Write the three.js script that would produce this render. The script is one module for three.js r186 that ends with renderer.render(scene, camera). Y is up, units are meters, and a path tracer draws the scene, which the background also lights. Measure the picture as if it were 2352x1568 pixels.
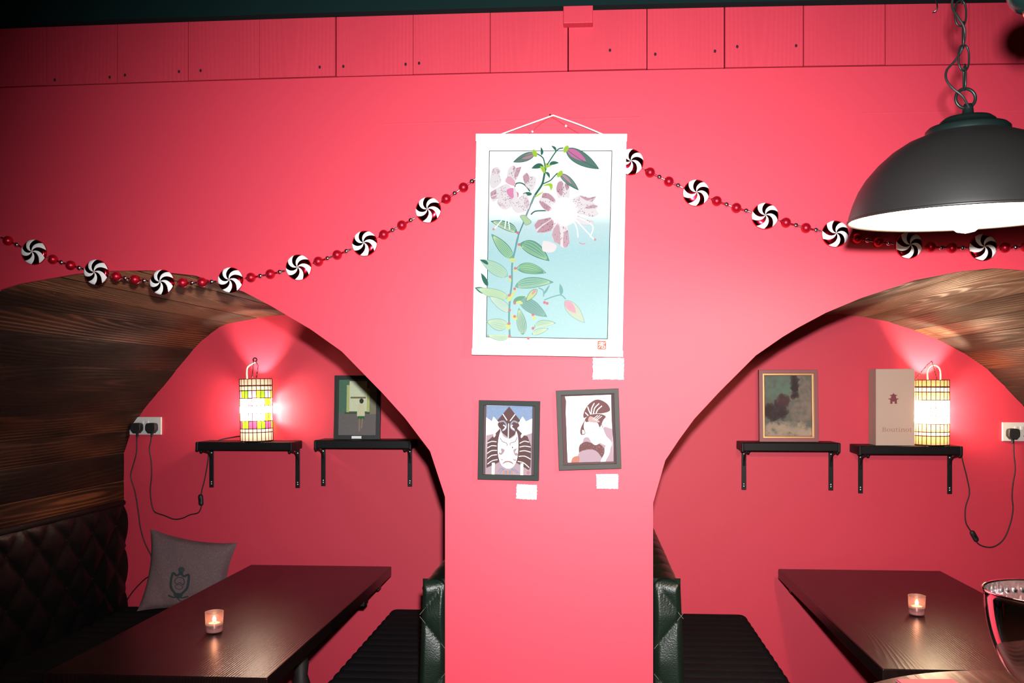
import * as THREE from 'three';
import { RoundedBoxGeometry } from 'three/addons/geometries/RoundedBoxGeometry.js';
import { mergeGeometries, toCreasedNormals } from 'three/addons/utils/BufferGeometryUtils.js';
import { ImprovedNoise } from 'three/addons/math/ImprovedNoise.js';

// ---------------------------------------------------------------- camera, flash, exposure
const scene = new THREE.Scene();
scene.background = new THREE.Color(0x000000);
const camera = new THREE.PerspectiveCamera(42.82, 2352 / 1568, 0.05, 30);
camera.position.set(0, 1.54, 2.46);
camera.rotation.y = 0.05993;
camera.setViewOffset(2352, 1568, -59, -106, 2352, 1568);
const renderer = new THREE.WebGLRenderer({ antialias: true });
renderer.toneMapping = THREE.LinearToneMapping;
renderer.toneMappingExposure = 1.0;
renderer.shadowMap.enabled = true;
// the photographer's flash, in the hot shoe just above and right of the lens
const flash = new THREE.SpotLight(new THREE.Color().setRGB(1, 0.98, 0.98), 47, 0, THREE.MathUtils.degToRad(43.2), 1, 2);
flash.name = 'camera_flash';
flash.position.set(0.025, 1.655, 2.44);
flash.target.position.set(0.03, 1.53, 0);
flash.castShadow = true; flash.shadow.radius = 1.0;
scene.add(flash, flash.target);

// ---------------------------------------------------------------- helpers
const rng = (seed) => () => { seed = (seed + 0x6D2B79F5) | 0; let t = Math.imul(seed ^ (seed >>> 15), 1 | seed); t = (t + Math.imul(t ^ (t >>> 7), 61 | t)) ^ t; return ((t ^ (t >>> 14)) >>> 0) / 4294967296; };
const noise = new ImprovedNoise();
const V = (x, y, z) => new THREE.Vector3(x, y, z);
const rgb = (r, g, b) => new THREE.Color().setRGB(r, g, b);
const used = {};
const numbered = (n) => { const k = used[n] = (used[n] ?? -1) + 1; return k ? `${n}_${String(k).padStart(3, '0')}` : n; };
function tag(o, label, category, group) { o.userData.label = label; o.userData.category = category; if (group) o.userData.group = group; return o; }
function thing(name, label, category, pos = [0, 0, 0], group) {
  const o = new THREE.Group(); o.name = numbered(name); o.position.set(...pos); scene.add(o);
  return tag(o, label, category, group);
}
function part(name, geo, mat, parent, label) {
  const m = new THREE.Mesh(geo, mat); m.name = name; m.castShadow = m.receiveShadow = true; parent.add(m);
  if (label) m.userData.label = label;
  return m;
}
function struct(name, geo, mat) {
  const o = geo ? new THREE.Mesh(geo, mat) : new THREE.Group();
  o.name = numbered(name); o.castShadow = o.receiveShadow = true; o.userData.kind = 'structure'; scene.add(o); return o;
}
const flat = (g) => (g.index ? g.toNonIndexed() : g);
const merge = (list) => mergeGeometries(list.map((g) => { const f = flat(g); for (const k of Object.keys(f.attributes)) if (!['position', 'normal', 'uv'].includes(k)) f.deleteAttribute(k); return f; }));
const at = (g, x, y, z) => g.translate(x, y, z);
function metricUV(g, s = 1, turn = false) {          // uv in metres, across the dominant axis of each face
  g = flat(g); const p = g.attributes.position, uv = new Float32Array(p.count * 2), a = V(), b = V(), c = V();
  for (let i = 0; i < p.count; i += 3) {
    a.fromBufferAttribute(p, i); b.fromBufferAttribute(p, i + 1); c.fromBufferAttribute(p, i + 2);
    const nn = b.clone().sub(a).cross(c.clone().sub(a)), ax = Math.abs(nn.x), ay = Math.abs(nn.y), az = Math.abs(nn.z);
    [a, b, c].forEach((q, k) => {
      let u, v;
      if (az >= ax && az >= ay) { u = q.x; v = q.y; } else if (ax >= ay) { u = q.y; v = q.z; } else { u = q.x; v = q.z; }
      if (turn) [u, v] = [v, u];
      uv[(i + k) * 2] = u * s; uv[(i + k) * 2 + 1] = v * s;
    });
  }
  g.setAttribute('uv', new THREE.BufferAttribute(uv, 2)); return g;
}
const box = (w, h, d, r = 0.002, seg = 2) => new RoundedBoxGeometry(w, h, d, seg, Math.min(r, w / 2.01, h / 2.01, d / 2.01));
const bar = (x0, x1, y0, y1, z0, z1, r) => at(box(x1 - x0, y1 - y0, z1 - z0, r), (x0 + x1) / 2, (y0 + y1) / 2, (z0 + z1) / 2);
const tube = (pts, r, n = 40, rs = 8, closed = false) => new THREE.TubeGeometry(new THREE.CatmullRomCurve3(pts.map((p) => (p.isVector3 ? p : V(...p))), closed, 'centripetal'), n, r, rs, closed);
const rod = (a, b, r, rs = 8) => { const A = V(...a), B = V(...b); const g = new THREE.CylinderGeometry(r, r, A.distanceTo(B), rs); g.applyQuaternion(new THREE.Quaternion().setFromUnitVectors(V(0, 1, 0), B.clone().sub(A).normalize())); const m = A.add(B).multiplyScalar(0.5); return at(g, m.x, m.y, m.z); };
const lathe = (pts, n = 48) => new THREE.LatheGeometry(pts.map((p) => new THREE.Vector2(...p)), n);
const std = (o) => new THREE.MeshStandardMaterial(o);
const phys = (o) => new THREE.MeshPhysicalMaterial(o);

// ---------------------------------------------------------------- procedural textures
function dataTex(w, h, fn, srgb, repeat = [1, 1]) {
  const d = new Uint8Array(w * h * 4);
  for (let j = 0; j < h; j++) for (let i = 0; i < w; i++) { const c = fn(i / w, j / h, i, j), k = (j * w + i) * 4; d[k] = c[0]; d[k + 1] = c[1]; d[k + 2] = c[2]; d[k + 3] = 255; }
  const t = new THREE.DataTexture(d, w, h); t.magFilter = THREE.LinearFilter; t.minFilter = THREE.LinearMipmapLinearFilter; t.generateMipmaps = true;
  t.wrapS = t.wrapT = THREE.RepeatWrapping; t.repeat.set(...repeat); if (srgb) t.colorSpace = THREE.SRGBColorSpace; t.needsUpdate = true; return t;
}
function floatTex(w, h, val, rep) {
  const d = new Float32Array(w * h * 4); for (let i = 0; i < w * h; i++) { d[4 * i] = d[4 * i + 1] = d[4 * i + 2] = val[i]; d[4 * i + 3] = 1; }
  const t = new THREE.DataTexture(d, w, h, THREE.RGBAFormat, THREE.FloatType); t.magFilter = t.minFilter = THREE.LinearFilter; t.wrapS = t.wrapT = THREE.RepeatWrapping; t.repeat.set(...rep); t.needsUpdate = true; return t;
}
const enc = (v) => Math.round(255 * Math.min(1, Math.max(0, v <= 0.0031308 ? 12.92 * v : 1.055 * v ** (1 / 2.4) - 0.055)));
const byte = (v) => Math.round(255 * Math.min(1, Math.max(0, v)));
// grain value 0..1; u across the grain and v along it, both in metres
function grain(u, v, s, freq = 95) {
  const n1 = noise.noise(u * 5 + s * 7.1, v * 1.3, s * 3.3), n2 = noise.noise(u * 22, v * 2.2 + s, s * 1.7);
  const cx = 0.06 * Math.sin(s * 5.3), cv = 0.5 + 0.3 * Math.sin(s * 2.1);
  const r = Math.sqrt((u - 0.06 - cx) ** 2 * 1.0 + ((v - cv) * 0.06) ** 2 + 0.0002) + 0.012 * n1 + 0.0022 * n2;
  const ring = 0.5 + 0.5 * Math.sin(r * 2 * Math.PI * freq);
  const fine = 0.5 + 0.5 * noise.noise(u * 520, v * 9, s * 9.7), patch = 0.5 + 0.5 * noise.noise(u * 9, v * 2.5, s + 40);
  const bold = Math.min(1, Math.max(0, 0.5 + 1.1 * noise.noise(u * 12 + 3, v * 1.7 + s, s + 9)));
  return Math.min(1, Math.max(0, 0.42 * ring ** 1.8 * bold + 0.30 * fine + 0.62 * patch - 0.16));
}
function woodPair(seed, lo, hi, w = 256, h = 1024, mw = 0.14, mh = 1.6, gamma = 1.4, freq = 95, gloss = 0) {
  const val = new Float32Array(w * h);
  for (let j = 0; j < h; j++) for (let i = 0; i < w; i++) val[j * w + i] = grain((i / w) * mw, (j / h) * mh, seed, freq);
  const rep = [1 / mw, 1 / mh];
  const map = dataTex(w, h, (u, v, i, j) => { const g = val[j * w + i] ** gamma; return [0, 1, 2].map((k) => enc(lo[k] + (hi[k] - lo[k]) * g)); }, true, rep);
  const bump = floatTex(w, h, val, rep), rough = gloss ? dataTex(w, h, (u, v, i, j) => { const b = byte(1 - gloss * Math.min(1, val[j * w + i] * 1.5)); return [b, b, b]; }, false, rep) : null;
  return { map, bump, rough };
}
const stipple = dataTex(512, 512, (u, v) => {        // roller-painted plaster, tiled every 0.5 m
  const P = (f, s) => { const a = u * 2 * Math.PI, b = v * 2 * Math.PI; return noise.noise(Math.cos(a) * f + s, Math.sin(a) * f + Math.cos(b) * f, Math.sin(b) * f + s * 2); };
  const b = byte(0.5 + 0.28 * P(9, 1) + 0.22 * P(22, 5) + 0.16 * P(4, 9)); return [b, b, b];
}, false, [2, 2]);

// ---------------------------------------------------------------- materials
const RED = rgb(0.58, 0.031, 0.062);
const M = {};
M.wall = phys({ color: RED, roughness: 0.58, ior: 1.5, bumpMap: stipple, bumpScale: 0.0001 });
const boardGrain = [1, 2, 3].map((s) => woodPair(s * 3.7, [0.51, 0.025, 0.051], [0.59, 0.032, 0.064], 256, 384, 0.26, 0.44, 1));
M.board = boardGrain.map((t) => phys({ map: t.map, roughness: 0.6, ior: 1.5, bumpMap: t.bump, bumpScale: 0.0004 }));
M.teal = phys({ color: rgb(0.002, 0.014, 0.014), roughness: 0.85, specularIntensity: 0.3 });
M.dark = std({ color: rgb(0.012, 0.012, 0.012), roughness: 0.9 });
M.ceiling = std({ color: rgb(0.02, 0.02, 0.02), roughness: 0.9 });
M.hole = std({ color: rgb(0.02, 0.004, 0.006), roughness: 0.9 });
const vaultGrain = [1.3, 0.6, 1.0, 0.3, 1.5, 0.45].map((k, s) => woodPair(s * 2.3 + 2.7, [0.004, 0.0015, 0.0015], [0.18 * k, 0.066 * k, 0.026 * k], 256, 1024, 0.14, 1.6, 2.4, 80, 0.55));
M.vault = vaultGrain.map((t) => phys({ map: t.map, roughness: 1, roughnessMap: t.rough, specularIntensity: 0.25, sheen: 0.5, sheenColor: rgb(1, 0.42, 0.2), sheenRoughness: 0.5, bumpMap: t.bump, bumpScale: 0.0022 }));
const tableGrain = woodPair(11.3, [0.004, 0.002, 0.002], [0.014, 0.005, 0.0045], 1024, 1024, 0.75, 1.6, 1.2, 120);
for (const t of [tableGrain.map, tableGrain.bump]) t.offset.set(0.5, 0.5);
M.table = phys({ map: tableGrain.map, roughness: 0.3, specularIntensity: 0.6, bumpMap: tableGrain.bump, bumpScale: 0.0005 });
M.tableEdge = std({ color: rgb(0.010, 0.008, 0.008), roughness: 0.5 });
M.shelf = phys({ color: rgb(0.004, 0.0035, 0.0035), specularIntensity: 0.4, roughness: 0.5 });
M.iron = phys({ color: rgb(0.005, 0.0055, 0.0055), roughness: 0.5, specularIntensity: 0.5 });
M.steel = std({ color: rgb(0.75, 0.74, 0.72), roughness: 0.3, metalness: 1 });
M.seat = phys({ color: rgb(0.004, 0.003, 0.0035), roughness: 0.8, specularIntensity: 0.35 });
const hide = dataTex(256, 256, (u, v) => { const b = byte(0.5 + 0.35 * noise.noise(u * 40, v * 40, 1) + 0.2 * noise.noise(u * 90, v * 90, 3)); return [b, b, b]; }, false, [6, 6]);
M.blackHide = phys({ color: rgb(0.003, 0.004, 0.004), roughness: 0.45, specularIntensity: 0.4, bumpMap: hide, bumpScale: 0.0008 });
M.leather = phys({ color: rgb(0.004, 0.010, 0.006), roughness: 0.4, specularIntensity: 0.7, bumpMap: hide, bumpScale: 0.0008 });
M.stitch = std({ color: rgb(0.10, 0.09, 0.07), roughness: 0.7 });
M.white = std({ color: rgb(0.8, 0.8, 0.8), roughness: 0.6 });
M.paper = std({ color: rgb(0.82, 0.82, 0.82), roughness: 0.85 });
M.string = std({ color: rgb(0.8, 0.8, 0.78), roughness: 0.8 });
M.plastic = std({ color: rgb(0.62, 0.6, 0.58), roughness: 0.4 });
M.rubber = std({ color: rgb(0.008, 0.008, 0.008), roughness: 0.55 });
M.candyRed = std({ color: rgb(0.62, 0.012, 0.03), roughness: 0.13, metalness: 1 });
M.candyWhite = std({ color: rgb(0.82, 0.82, 0.82), roughness: 0.8 });
M.beadRed = std({ color: rgb(0.62, 0.012, 0.035), roughness: 0.34, metalness: 0.75 });
M.tubeRed = std({ color: rgb(0.55, 0.01, 0.03), roughness: 0.2, metalness: 0.8 });
M.beadSilver = std({ color: rgb(0.88, 0.82, 0.82), roughness: 0.2, metalness: 1 });
M.redThread = std({ color: rgb(0.5, 0.02, 0.05), roughness: 0.7 });
M.shade = std({ color: rgb(0.010, 0.009, 0.009), roughness: 0.42 });
M.shadeInside = std({ color: rgb(0.85, 0.74, 0.66), roughness: 0.3, metalness: 0.2 });
M.verdigris = std({ color: rgb(0.010, 0.020, 0.018), roughness: 0.4, metalness: 0.6 });
const glow = (r, g, b, k) => std({ color: 0x111111, emissive: rgb(r, g, b), emissiveIntensity: k, roughness: 0.5 });
M.pendantBulb = glow(1, 0.86, 0.7, 9);
M.lampBulb = glow(1, 0.86, 0.68, 7);
M.flame = glow(1, 0.8, 0.5, 6);
M.wire = std({ color: rgb(0.05, 0.022, 0.02), roughness: 0.5, metalness: 0.6 });
M.cream = std({ color: rgb(0.72, 0.52, 0.36), roughness: 0.5 });
M.chain = std({ color: rgb(0.03, 0.015, 0.018), roughness: 0.4, metalness: 0.5 });
const pane = (r, g, b, t = 0.75, ro = 0.75) => phys({ color: rgb(r, g, b), transmission: t, roughness: ro, thickness: 0 });
M.pane = { clear: pane(0.85, 0.8, 0.75), beige: pane(0.17, 0.105, 0.08, 0.7), amber: pane(0.125, 0.056, 0.025, 0.7), yellow: pane(0.14, 0.17, 0.004), green: pane(0.03, 0.12, 0.002), pink: pane(0.10, 0.009, 0.024), lilac: pane(0.11, 0.055, 0.085) };
M.glass = phys({ color: rgb(0.8, 0.5, 0.5), transmission: 0.9, roughness: 0.35, thickness: 0, ior: 1.5 });
M.wax = phys({ color: rgb(0.85, 0.62, 0.5), roughness: 0.6 });
M.tin = std({ color: rgb(0.75, 0.75, 0.75), roughness: 0.3, metalness: 1 });
M.blackFrame = std({ color: rgb(0.006, 0.013, 0.012), roughness: 0.8, bumpMap: hide, bumpScale: 0.0001 });
M.mount = std({ color: rgb(0.055, 0.022, 0.026), roughness: 0.8 });
M.gilt = std({ color: rgb(0.70, 0.40, 0.20), roughness: 0.34, metalness: 0.75 });
M.giltDark = std({ color: rgb(0.22, 0.08, 0.08), roughness: 0.5, metalness: 0.3 });
M.mirror = std({ color: rgb(0.9, 0.86, 0.86), roughness: 0.05, metalness: 1 });
M.hammered = std({ color: rgb(0.9, 0.86, 0.86), roughness: 0.12, metalness: 1 });

// ================================================================ THE ROOM
const BACK = -1.5368;
// outlines of the two arches, cut from board: right flank of the left arch, left flank of the right arch
const archLeft = [[-2.2, 0], [-2.2, 1.229], [-2.158, 1.359], [-2.088, 1.454], [-2.026, 1.525], [-1.913, 1.66], [-1.83, 1.755], [-1.731, 1.828], [-1.671, 1.845], [-1.503, 1.872], [-1.412, 1.88], [-1.278, 1.881], [-1.143, 1.865], [-1.001, 1.818], [-0.921, 1.777], [-0.802, 1.708], [-0.711, 1.644], [-0.593, 1.525], [-0.528, 1.454], [-0.455, 1.359], [-0.412, 1.229], [-0.412, 0]];
const rightFlank = [[0.177, 0], [0.177, 1.216], [0.211, 1.336], [0.25, 1.395], [0.292, 1.453], [0.361, 1.528], [0.462, 1.63], [0.535, 1.681], [0.576, 1.706], [0.654, 1.748], [0.752, 1.789], [0.897, 1.837], [1.017, 1.86]];
const archRight = [...rightFlank, [1.11, 1.868], ...rightFlank.slice().reverse().map(([x, y]) => [2.22 - x, y])];

// floor, ceiling and the walls around the photographer
struct('floor', metricUV(bar(-2.85, 2.85, -0.1, 0, -1.7, 3.7)), std({ color: rgb(0.05, 0.025, 0.02), roughness: 0.6 }));
struct('ceiling', metricUV(bar(-2.85, 2.85, 2.86, 2.96, -1.7, 3.7)), M.ceiling);
struct('wall_left', bar(-2.95, -2.85, 0, 2.86, -1.7, 3.7), M.dark);
struct('wall_right', bar(2.85, 2.95, 0, 2.86, -1.7, 3.7), M.dark);
struct('wall_behind_camera', bar(-2.85, 2.85, 0, 2.86, 3.7, 3.8), M.dark);
struct('wall_back', metricUV(bar(-2.85, 2.85, 0, 2.3, BACK - 0.1, BACK)), M.wall);

// front wall: plaster below, boards above, both painted crimson
const front = struct('wall_front');
const boardFoot = (x) => 2.4345 - 0.0075 * ((x + 0.1) / 1.3) ** 2;
{
  const s = new THREE.Shape();
  const run = [[-2.85, 0], ...archLeft, ...archRight, [2.85, 0], [2.85, 2.424]];
  run.forEach(([x, y], i) => (i ? s.lineTo(x, y) : s.moveTo(x, y)));
  for (let i = 0; i <= 24; i++) { const x = 2.85 - (i / 24) * 5.7; s.lineTo(x, Math.max(2.40, boardFoot(x)) - 0.0025); }
  s.closePath();
  const g = new THREE.ExtrudeGeometry(s, { depth: 0.008, bevelEnabled: false });
  g.translate(0, 0, -0.008);
  part('plaster', metricUV(g), M.wall, front);
}
const holes = [[-1.5624, 2.4399, 0], [-1.3966, 2.444, 0], [-1.3508, 2.4493, 0], [-1.1893, 2.456, 0], [-1.1245, 2.4571, 0], [-0.7742, 2.4595, 0], [-0.7056, 2.4605, 0], [-0.5251, 2.4627, 0], [-0.4861, 2.4643, 0], [0.0563, 2.489, 0], [0.183, 2.4751, 0], [0.3488, 2.4798, 0], [0.4101, 2.4905, 0], [0.5716, 2.4892, 0]];
{
  const seams = [-2.85, -2.62, -2.41, -2.2, -2.0, -1.805, -1.5888, -1.3743, -1.162, -0.9505, -0.7272, -0.5037, -0.2826, -0.0614, 0.1599, 0.3752, 0.5919, 0.8144, 1.04, 1.27, 1.48, 1.7, 1.92, 2.14, 2.37, 2.6, 2.85];
  const gaps = { 7: 0.0022, 8: 0.0024, 9: 0.0006, 10: 0.0042, 11: 0.0012, 12: 0.0014, 13: 0.003, 14: 0.0022, 15: 0.0034, 16: 0.0028, 17: 0.002, 18: 0.0008 };
  const R = rng(5);
  for (let i = 0; i + 1 < seams.length; i++) {
    const a = seams[i] + (gaps[i] ?? 0.0015) / 2, b = seams[i + 1] - (gaps[i + 1] ?? 0.0015) / 2, m = (a + b) / 2;
    const proud = 0.0015 + 0.0022 * R(), foot = Math.max(2.402, boardFoot(m)) + 0.0012 * (R() - 0.2);
    const tilt = -2 * 0.0075 / 1.69 * (m + 0.1);
    const s = new THREE.Shape(); const w = b - a;
    s.moveTo(a, foot - tilt * w / 2); s.lineTo(b, foot + tilt * w / 2); s.lineTo(b, 2.75); s.lineTo(a, 2.75); s.closePath();
    const g = new THREE.ExtrudeGeometry(s, { depth: 0.018, bevelEnabled: true, bevelThickness: 0.0006, bevelSize: 0.0006, bevelOffset: -0.0006, bevelSegments: 1 });
    g.translate(0, 0, -0.0186 + proud);
    const bg = metricUV(g), buv = bg.attributes.uv; for (let k = 0; k < buv.count; k++) buv.setXY(k, buv.getX(k) - a + 0.01, buv.getY(k) - 2.38);
    const board = part('board', bg, M.board[i % 3], front);
    for (const [px, py] of holes) if (px > a && px < b) part('nail_hole', at(new THREE.SphereGeometry(0.0042, 8, 6).scale(0.85, 1.15, 0.25), px, py, proud + 0.0004), M.hole, board);
  }
}
part('block', metricUV(bar(-0.074, 0.0085, 2.555, 2.65, 0.002, 0.034, 0.002)), M.board[0], front, 'small painted wooden block under the beam');
// filled joints in the plaster, a hair proud of it
for (const [x0, x1, y0, y1] of [[-0.5905, 0.1405, 2.294, 2.3], [0.7578, 1.9, 2.3, 2.297]]) {
  const g = new THREE.CylinderGeometry(0.0028, 0.0028, x1 - x0, 10, 1).rotateZ(Math.PI / 2).scale(1, 1, 0.06).rotateZ(Math.atan2(y1 - y0, x1 - x0));
  part('plaster_seam', at(g, (x0 + x1) / 2, (y0 + y1) / 2, 0), M.wall, front);
}
// beam along the top of the wall, slightly cambered
{
  const strip = (dy0, dy1, z0, z1) => {
    const s = new THREE.Shape(), y = (x) => 2.6025 - 0.0095 * Math.min(6, ((x + 0.25) / 1.45) ** 2);
    for (let i = 0; i <= 30; i++) { const x = -2.85 + 5.7 * i / 30; i ? s.lineTo(x, y(x) + dy0) : s.moveTo(x, y(x) + dy0); }
    if (dy1 === null) { s.lineTo(2.85, 2.86); s.lineTo(-2.85, 2.86); } else for (let i = 30; i >= 0; i--) { const x = -2.85 + 5.7 * i / 30; s.lineTo(x, y(x) + dy1); }
    s.closePath(); return metricUV(new THREE.ExtrudeGeometry(s, { depth: z1 - z0, bevelEnabled: false }).translate(0, 0, z0));
  };
  const beam = struct('beam');
  part('beam_timber', strip(0, null, 0.004, 0.036), M.teal, beam);
}

// the two barrel vaults, lined with stained planks that run back from the arches
function vault(name, outline, cx, seed) {
  const root = struct(name); const R = rng(seed);
  const pts = outline.map(([x, y]) => new THREE.Vector2(x, y)), cum = [0];
  for (let i = 1; i < pts.length; i++) cum.push(cum[i - 1] + pts[i].distanceTo(pts[i - 1]));
  const L = cum.at(-1);
  const on = (d) => { let i = 1; while (i < pts.length - 1 && cum[i] < d) i++; const t = (d - cum[i - 1]) / (cum[i] - cum[i - 1]); return pts[i - 1].clone().lerp(pts[i], t); };
  let d = 0;
  while (d < L - 0.005) {
    const w = Math.min(0.105 + 0.03 * R(), L - d), rows = [];
    const n = Math.max(2, Math.ceil(w / 0.035)), gap = 0.0008, sink = 0.0006 + 0.0022 * R();
    for (let k = 0; k <= n; k++) {
      const s = d + gap + (w - 2 * gap) * k / n, p = on(s), q = on(Math.min(L, s + 0.02)), o = on(Math.max(0, s - 0.02));
      const t = q.sub(o).normalize(); rows.push([p, new THREE.Vector2(-t.y, t.x), s - d]);     // the normal points away from the niche
    }
    const z0 = -0.0082, z1 = BACK, pos = [], uv = [], uo = 0.002, vo = 1.58;
    const quad = (a, b, c, e, ua, ub, uc, ue) => { pos.push(...a, ...b, ...c, ...a, ...c, ...e); uv.push(...ua, ...ub, ...uc, ...ua, ...uc, ...ue); };
    const P = ([p, nn], dep, z) => [p.x + nn.x * dep, p.y + nn.y * dep, z];
    for (let k = 0; k < n; k++) {
      const A = rows[k], B = rows[k + 1], ua = A[2] + uo, ub = B[2] + uo;
      const ea = k === 0 ? 0.0012 : 0, eb = k === n - 1 ? 0.0012 : 0;
      quad(P(A, sink + ea, z0), P(A, sink + ea, z1), P(B, sink + eb, z1), P(B, sink + eb, z0), [ua, vo + z0], [ua, vo + z1], [ub, vo + z1], [ub, vo + z0]);
      quad(P(A, 0.02, z0), P(B, 0.02, z0), P(B, 0.02, z1), P(A, 0.02, z1), [ua, vo], [ub, vo], [ub, vo + 1.5], [ua, vo + 1.5]);
      quad(P(A, sink + ea, z0), P(B, sink + eb, z0), P(B, 0.02, z0), P(A, 0.02, z0), [ua, vo], [ub, vo], [ub, vo + 0.02], [ua, vo + 0.02]);
    }
    for (const K of [0, n]) { const A = rows[K], f = [P(A, sink + 0.0012, z0), P(A, sink + 0.0012, z1), P(A, 0.02, z1), P(A, 0.02, z0)]; if (K) f.reverse(); quad(...f, [uo, vo], [uo, vo + 1.5], [uo + 0.02, vo + 1.5], [uo + 0.02, vo]); }
    const g = new THREE.BufferGeometry();
    g.setAttribute('position', new THREE.Float32BufferAttribute(pos, 3)); g.setAttribute('uv', new THREE.Float32BufferAttribute(uv, 2)); g.computeVertexNormals();
    part('plank', toCreasedNormals(g, 0.5), M.vault[Math.floor(R() * 6)], root);
    d += w;
  }
  return root;
}
vault('vault', archLeft, -1.306, 21);
vault('vault', archRight, 1.11, 44);

// ================================================================ BENCHES AND TABLES
const quilt = (u, v) => {                              // puffy diamonds: 0 in the seams, 1 on the cushions
  const a = Math.abs(Math.sin(Math.PI * (u + v))), b = Math.abs(Math.sin(Math.PI * (u - v)));
  return Math.sqrt(Math.min(a, b));
};
function grid(nu, nv, fn) {
  const pos = [], uv = [], idx = [];
  for (let j = 0; j <= nv; j++) for (let i = 0; i <= nu; i++) { const p = fn(i / nu, j / nv); pos.push(p[0], p[1], p[2]); uv.push(p[3] ?? i / nu, p[4] ?? j / nv); }
  for (let j = 0; j < nv; j++) for (let i = 0; i < nu; i++) { const a = j * (nu + 1) + i, b = a + 1, c = a + nu + 1, d = c + 1; idx.push(a, b, d, a, d, c); }
  const g = new THREE.BufferGeometry(); g.setAttribute('position', new THREE.Float32BufferAttribute(pos, 3)); g.setAttribute('uv', new THREE.Float32BufferAttribute(uv, 2)); g.setIndex(idx); g.computeVertexNormals(); return g;
}
// a bench that runs back into the niche; side = +1 when its back stands on the right
function bench(label, xWall, side, seatEdge, top, thick, zEnd) {
  const o = thing('bench', label, 'bench', [xWall, 0, (BACK + zEnd) / 2], undefined);
  const zc = (BACK + zEnd) / 2, len = zEnd - BACK - 0.006, s = -side;                     // s points into the niche
  const Z = (z) => z - zc;
  const y0 = 0.42, r = 0.03;
  part('back_core', at(box(thick - 0.024, top - 0.012, len - 0.03, 0.012, 3), s * (thick / 2 - 0.003), (top - 0.012) / 2, 0), M.leather, o);
  // quilted face of the back, quilted roll along its top and the end panel with crossed seams
  const face = grid(150, 44, (u, v) => { const z = -len / 2 + u * len, y = y0 + v * (top - 0.03 - y0), q = quilt(z / 0.24, y / 0.30); return [s * (thick - 0.018 + 0.018 * q), y, z, z, y]; });
  part('back_cushion', face, M.leather, o);
  const roll = grid(110, 16, (u, v) => { const z = -len / 2 + u * len, a = Math.PI * v, k = 0.8 + 0.2 * Math.sqrt(Math.abs(Math.sin(Math.PI * z / 0.13))); return [s * (thick / 2 - Math.cos(a) * thick / 2 * (0.92 + 0.08 * k)), top - 0.034 + Math.sin(a) * 0.034 * k, z, z, v * 0.15]; });
  part('top_roll', roll, M.leather, o);
  const endP = grid(24, 90, (u, v) => {
    const y = 0.05 + v * (top - 0.055), w = thick * (1.02 + 0.16 * Math.max(0, 1 - Math.abs(y - (top - 0.33)) / 0.3)) , x = u * w;
    const q = quilt(x / 0.21 + 0.12, (top - y) / 0.26 + 0.08), edge = Math.min(1, Math.sqrt(Math.max(0, Math.min(u, 1 - u, (1 - v) * 6)) * 5));
    return [s * x, y, len / 2 - 0.02 + 0.028 * edge * (0.45 + 0.55 * q), x, y];
  });
  part('end_panel', endP, M.leather, o);
  const st = [];
  for (const dir of [1, -1]) for (let k = -2; k < 5; k++) {
    const p = [];
    for (let i = 0; i <= 24; i++) { const x = 0.004 + (i / 24) * (thick * 1.05), y = top - 0.26 * (dir * (k - (x / 0.21 + 0.12)) - 0.08); if (y > 0.1 && y < top - 0.02) p.push([s * x, y, len / 2 - 0.02 + 0.0142]); }
    if (p.length > 3) st.push(tube(p, 0.0008, p.length * 2, 5));
  }
  part('stitching', merge(st), M.stitch, o);
  // seat: transverse channels on a plinth
  const sx0 = thick - 0.01, sx1 = Math.abs(seatEdge - xWall), n = Math.round(len / 0.08);
  part('plinth', at(box(sx1 - sx0 - 0.05, 0.36, len - 0.02, 0.004), s * (sx0 + sx1 - 0.05) / 2, 0.18, 0), M.dark, o);
  const seat = part('seat', at(box(sx1 - sx0, 0.08, len, 0.03, 3), s * (sx0 + sx1) / 2, 0.41, 0), M.seat, o);
  const ch = new THREE.CapsuleGeometry(0.04, sx1 - sx0 - 0.1, 6, 12).rotateZ(Math.PI / 2).scale(1, 0.9, 1.02);
  for (let k = 0; k < n; k++) part('channel', ch, M.seat, seat).position.set(s * (sx0 + sx1 - 0.012) / 2, 0.486, -len / 2 + (k + 0.5) * len / n);
  return o;
}
bench('dark green leather bench in the left alcove, quilted end against the pillar', -0.414, 1, -0.94, 0.99, 0.07, -0.026);
bench('dark green leather bench in the right alcove, quilted end against the pillar', 0.179, -1, 0.725, 1.0, 0.078, -0.026);
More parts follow.
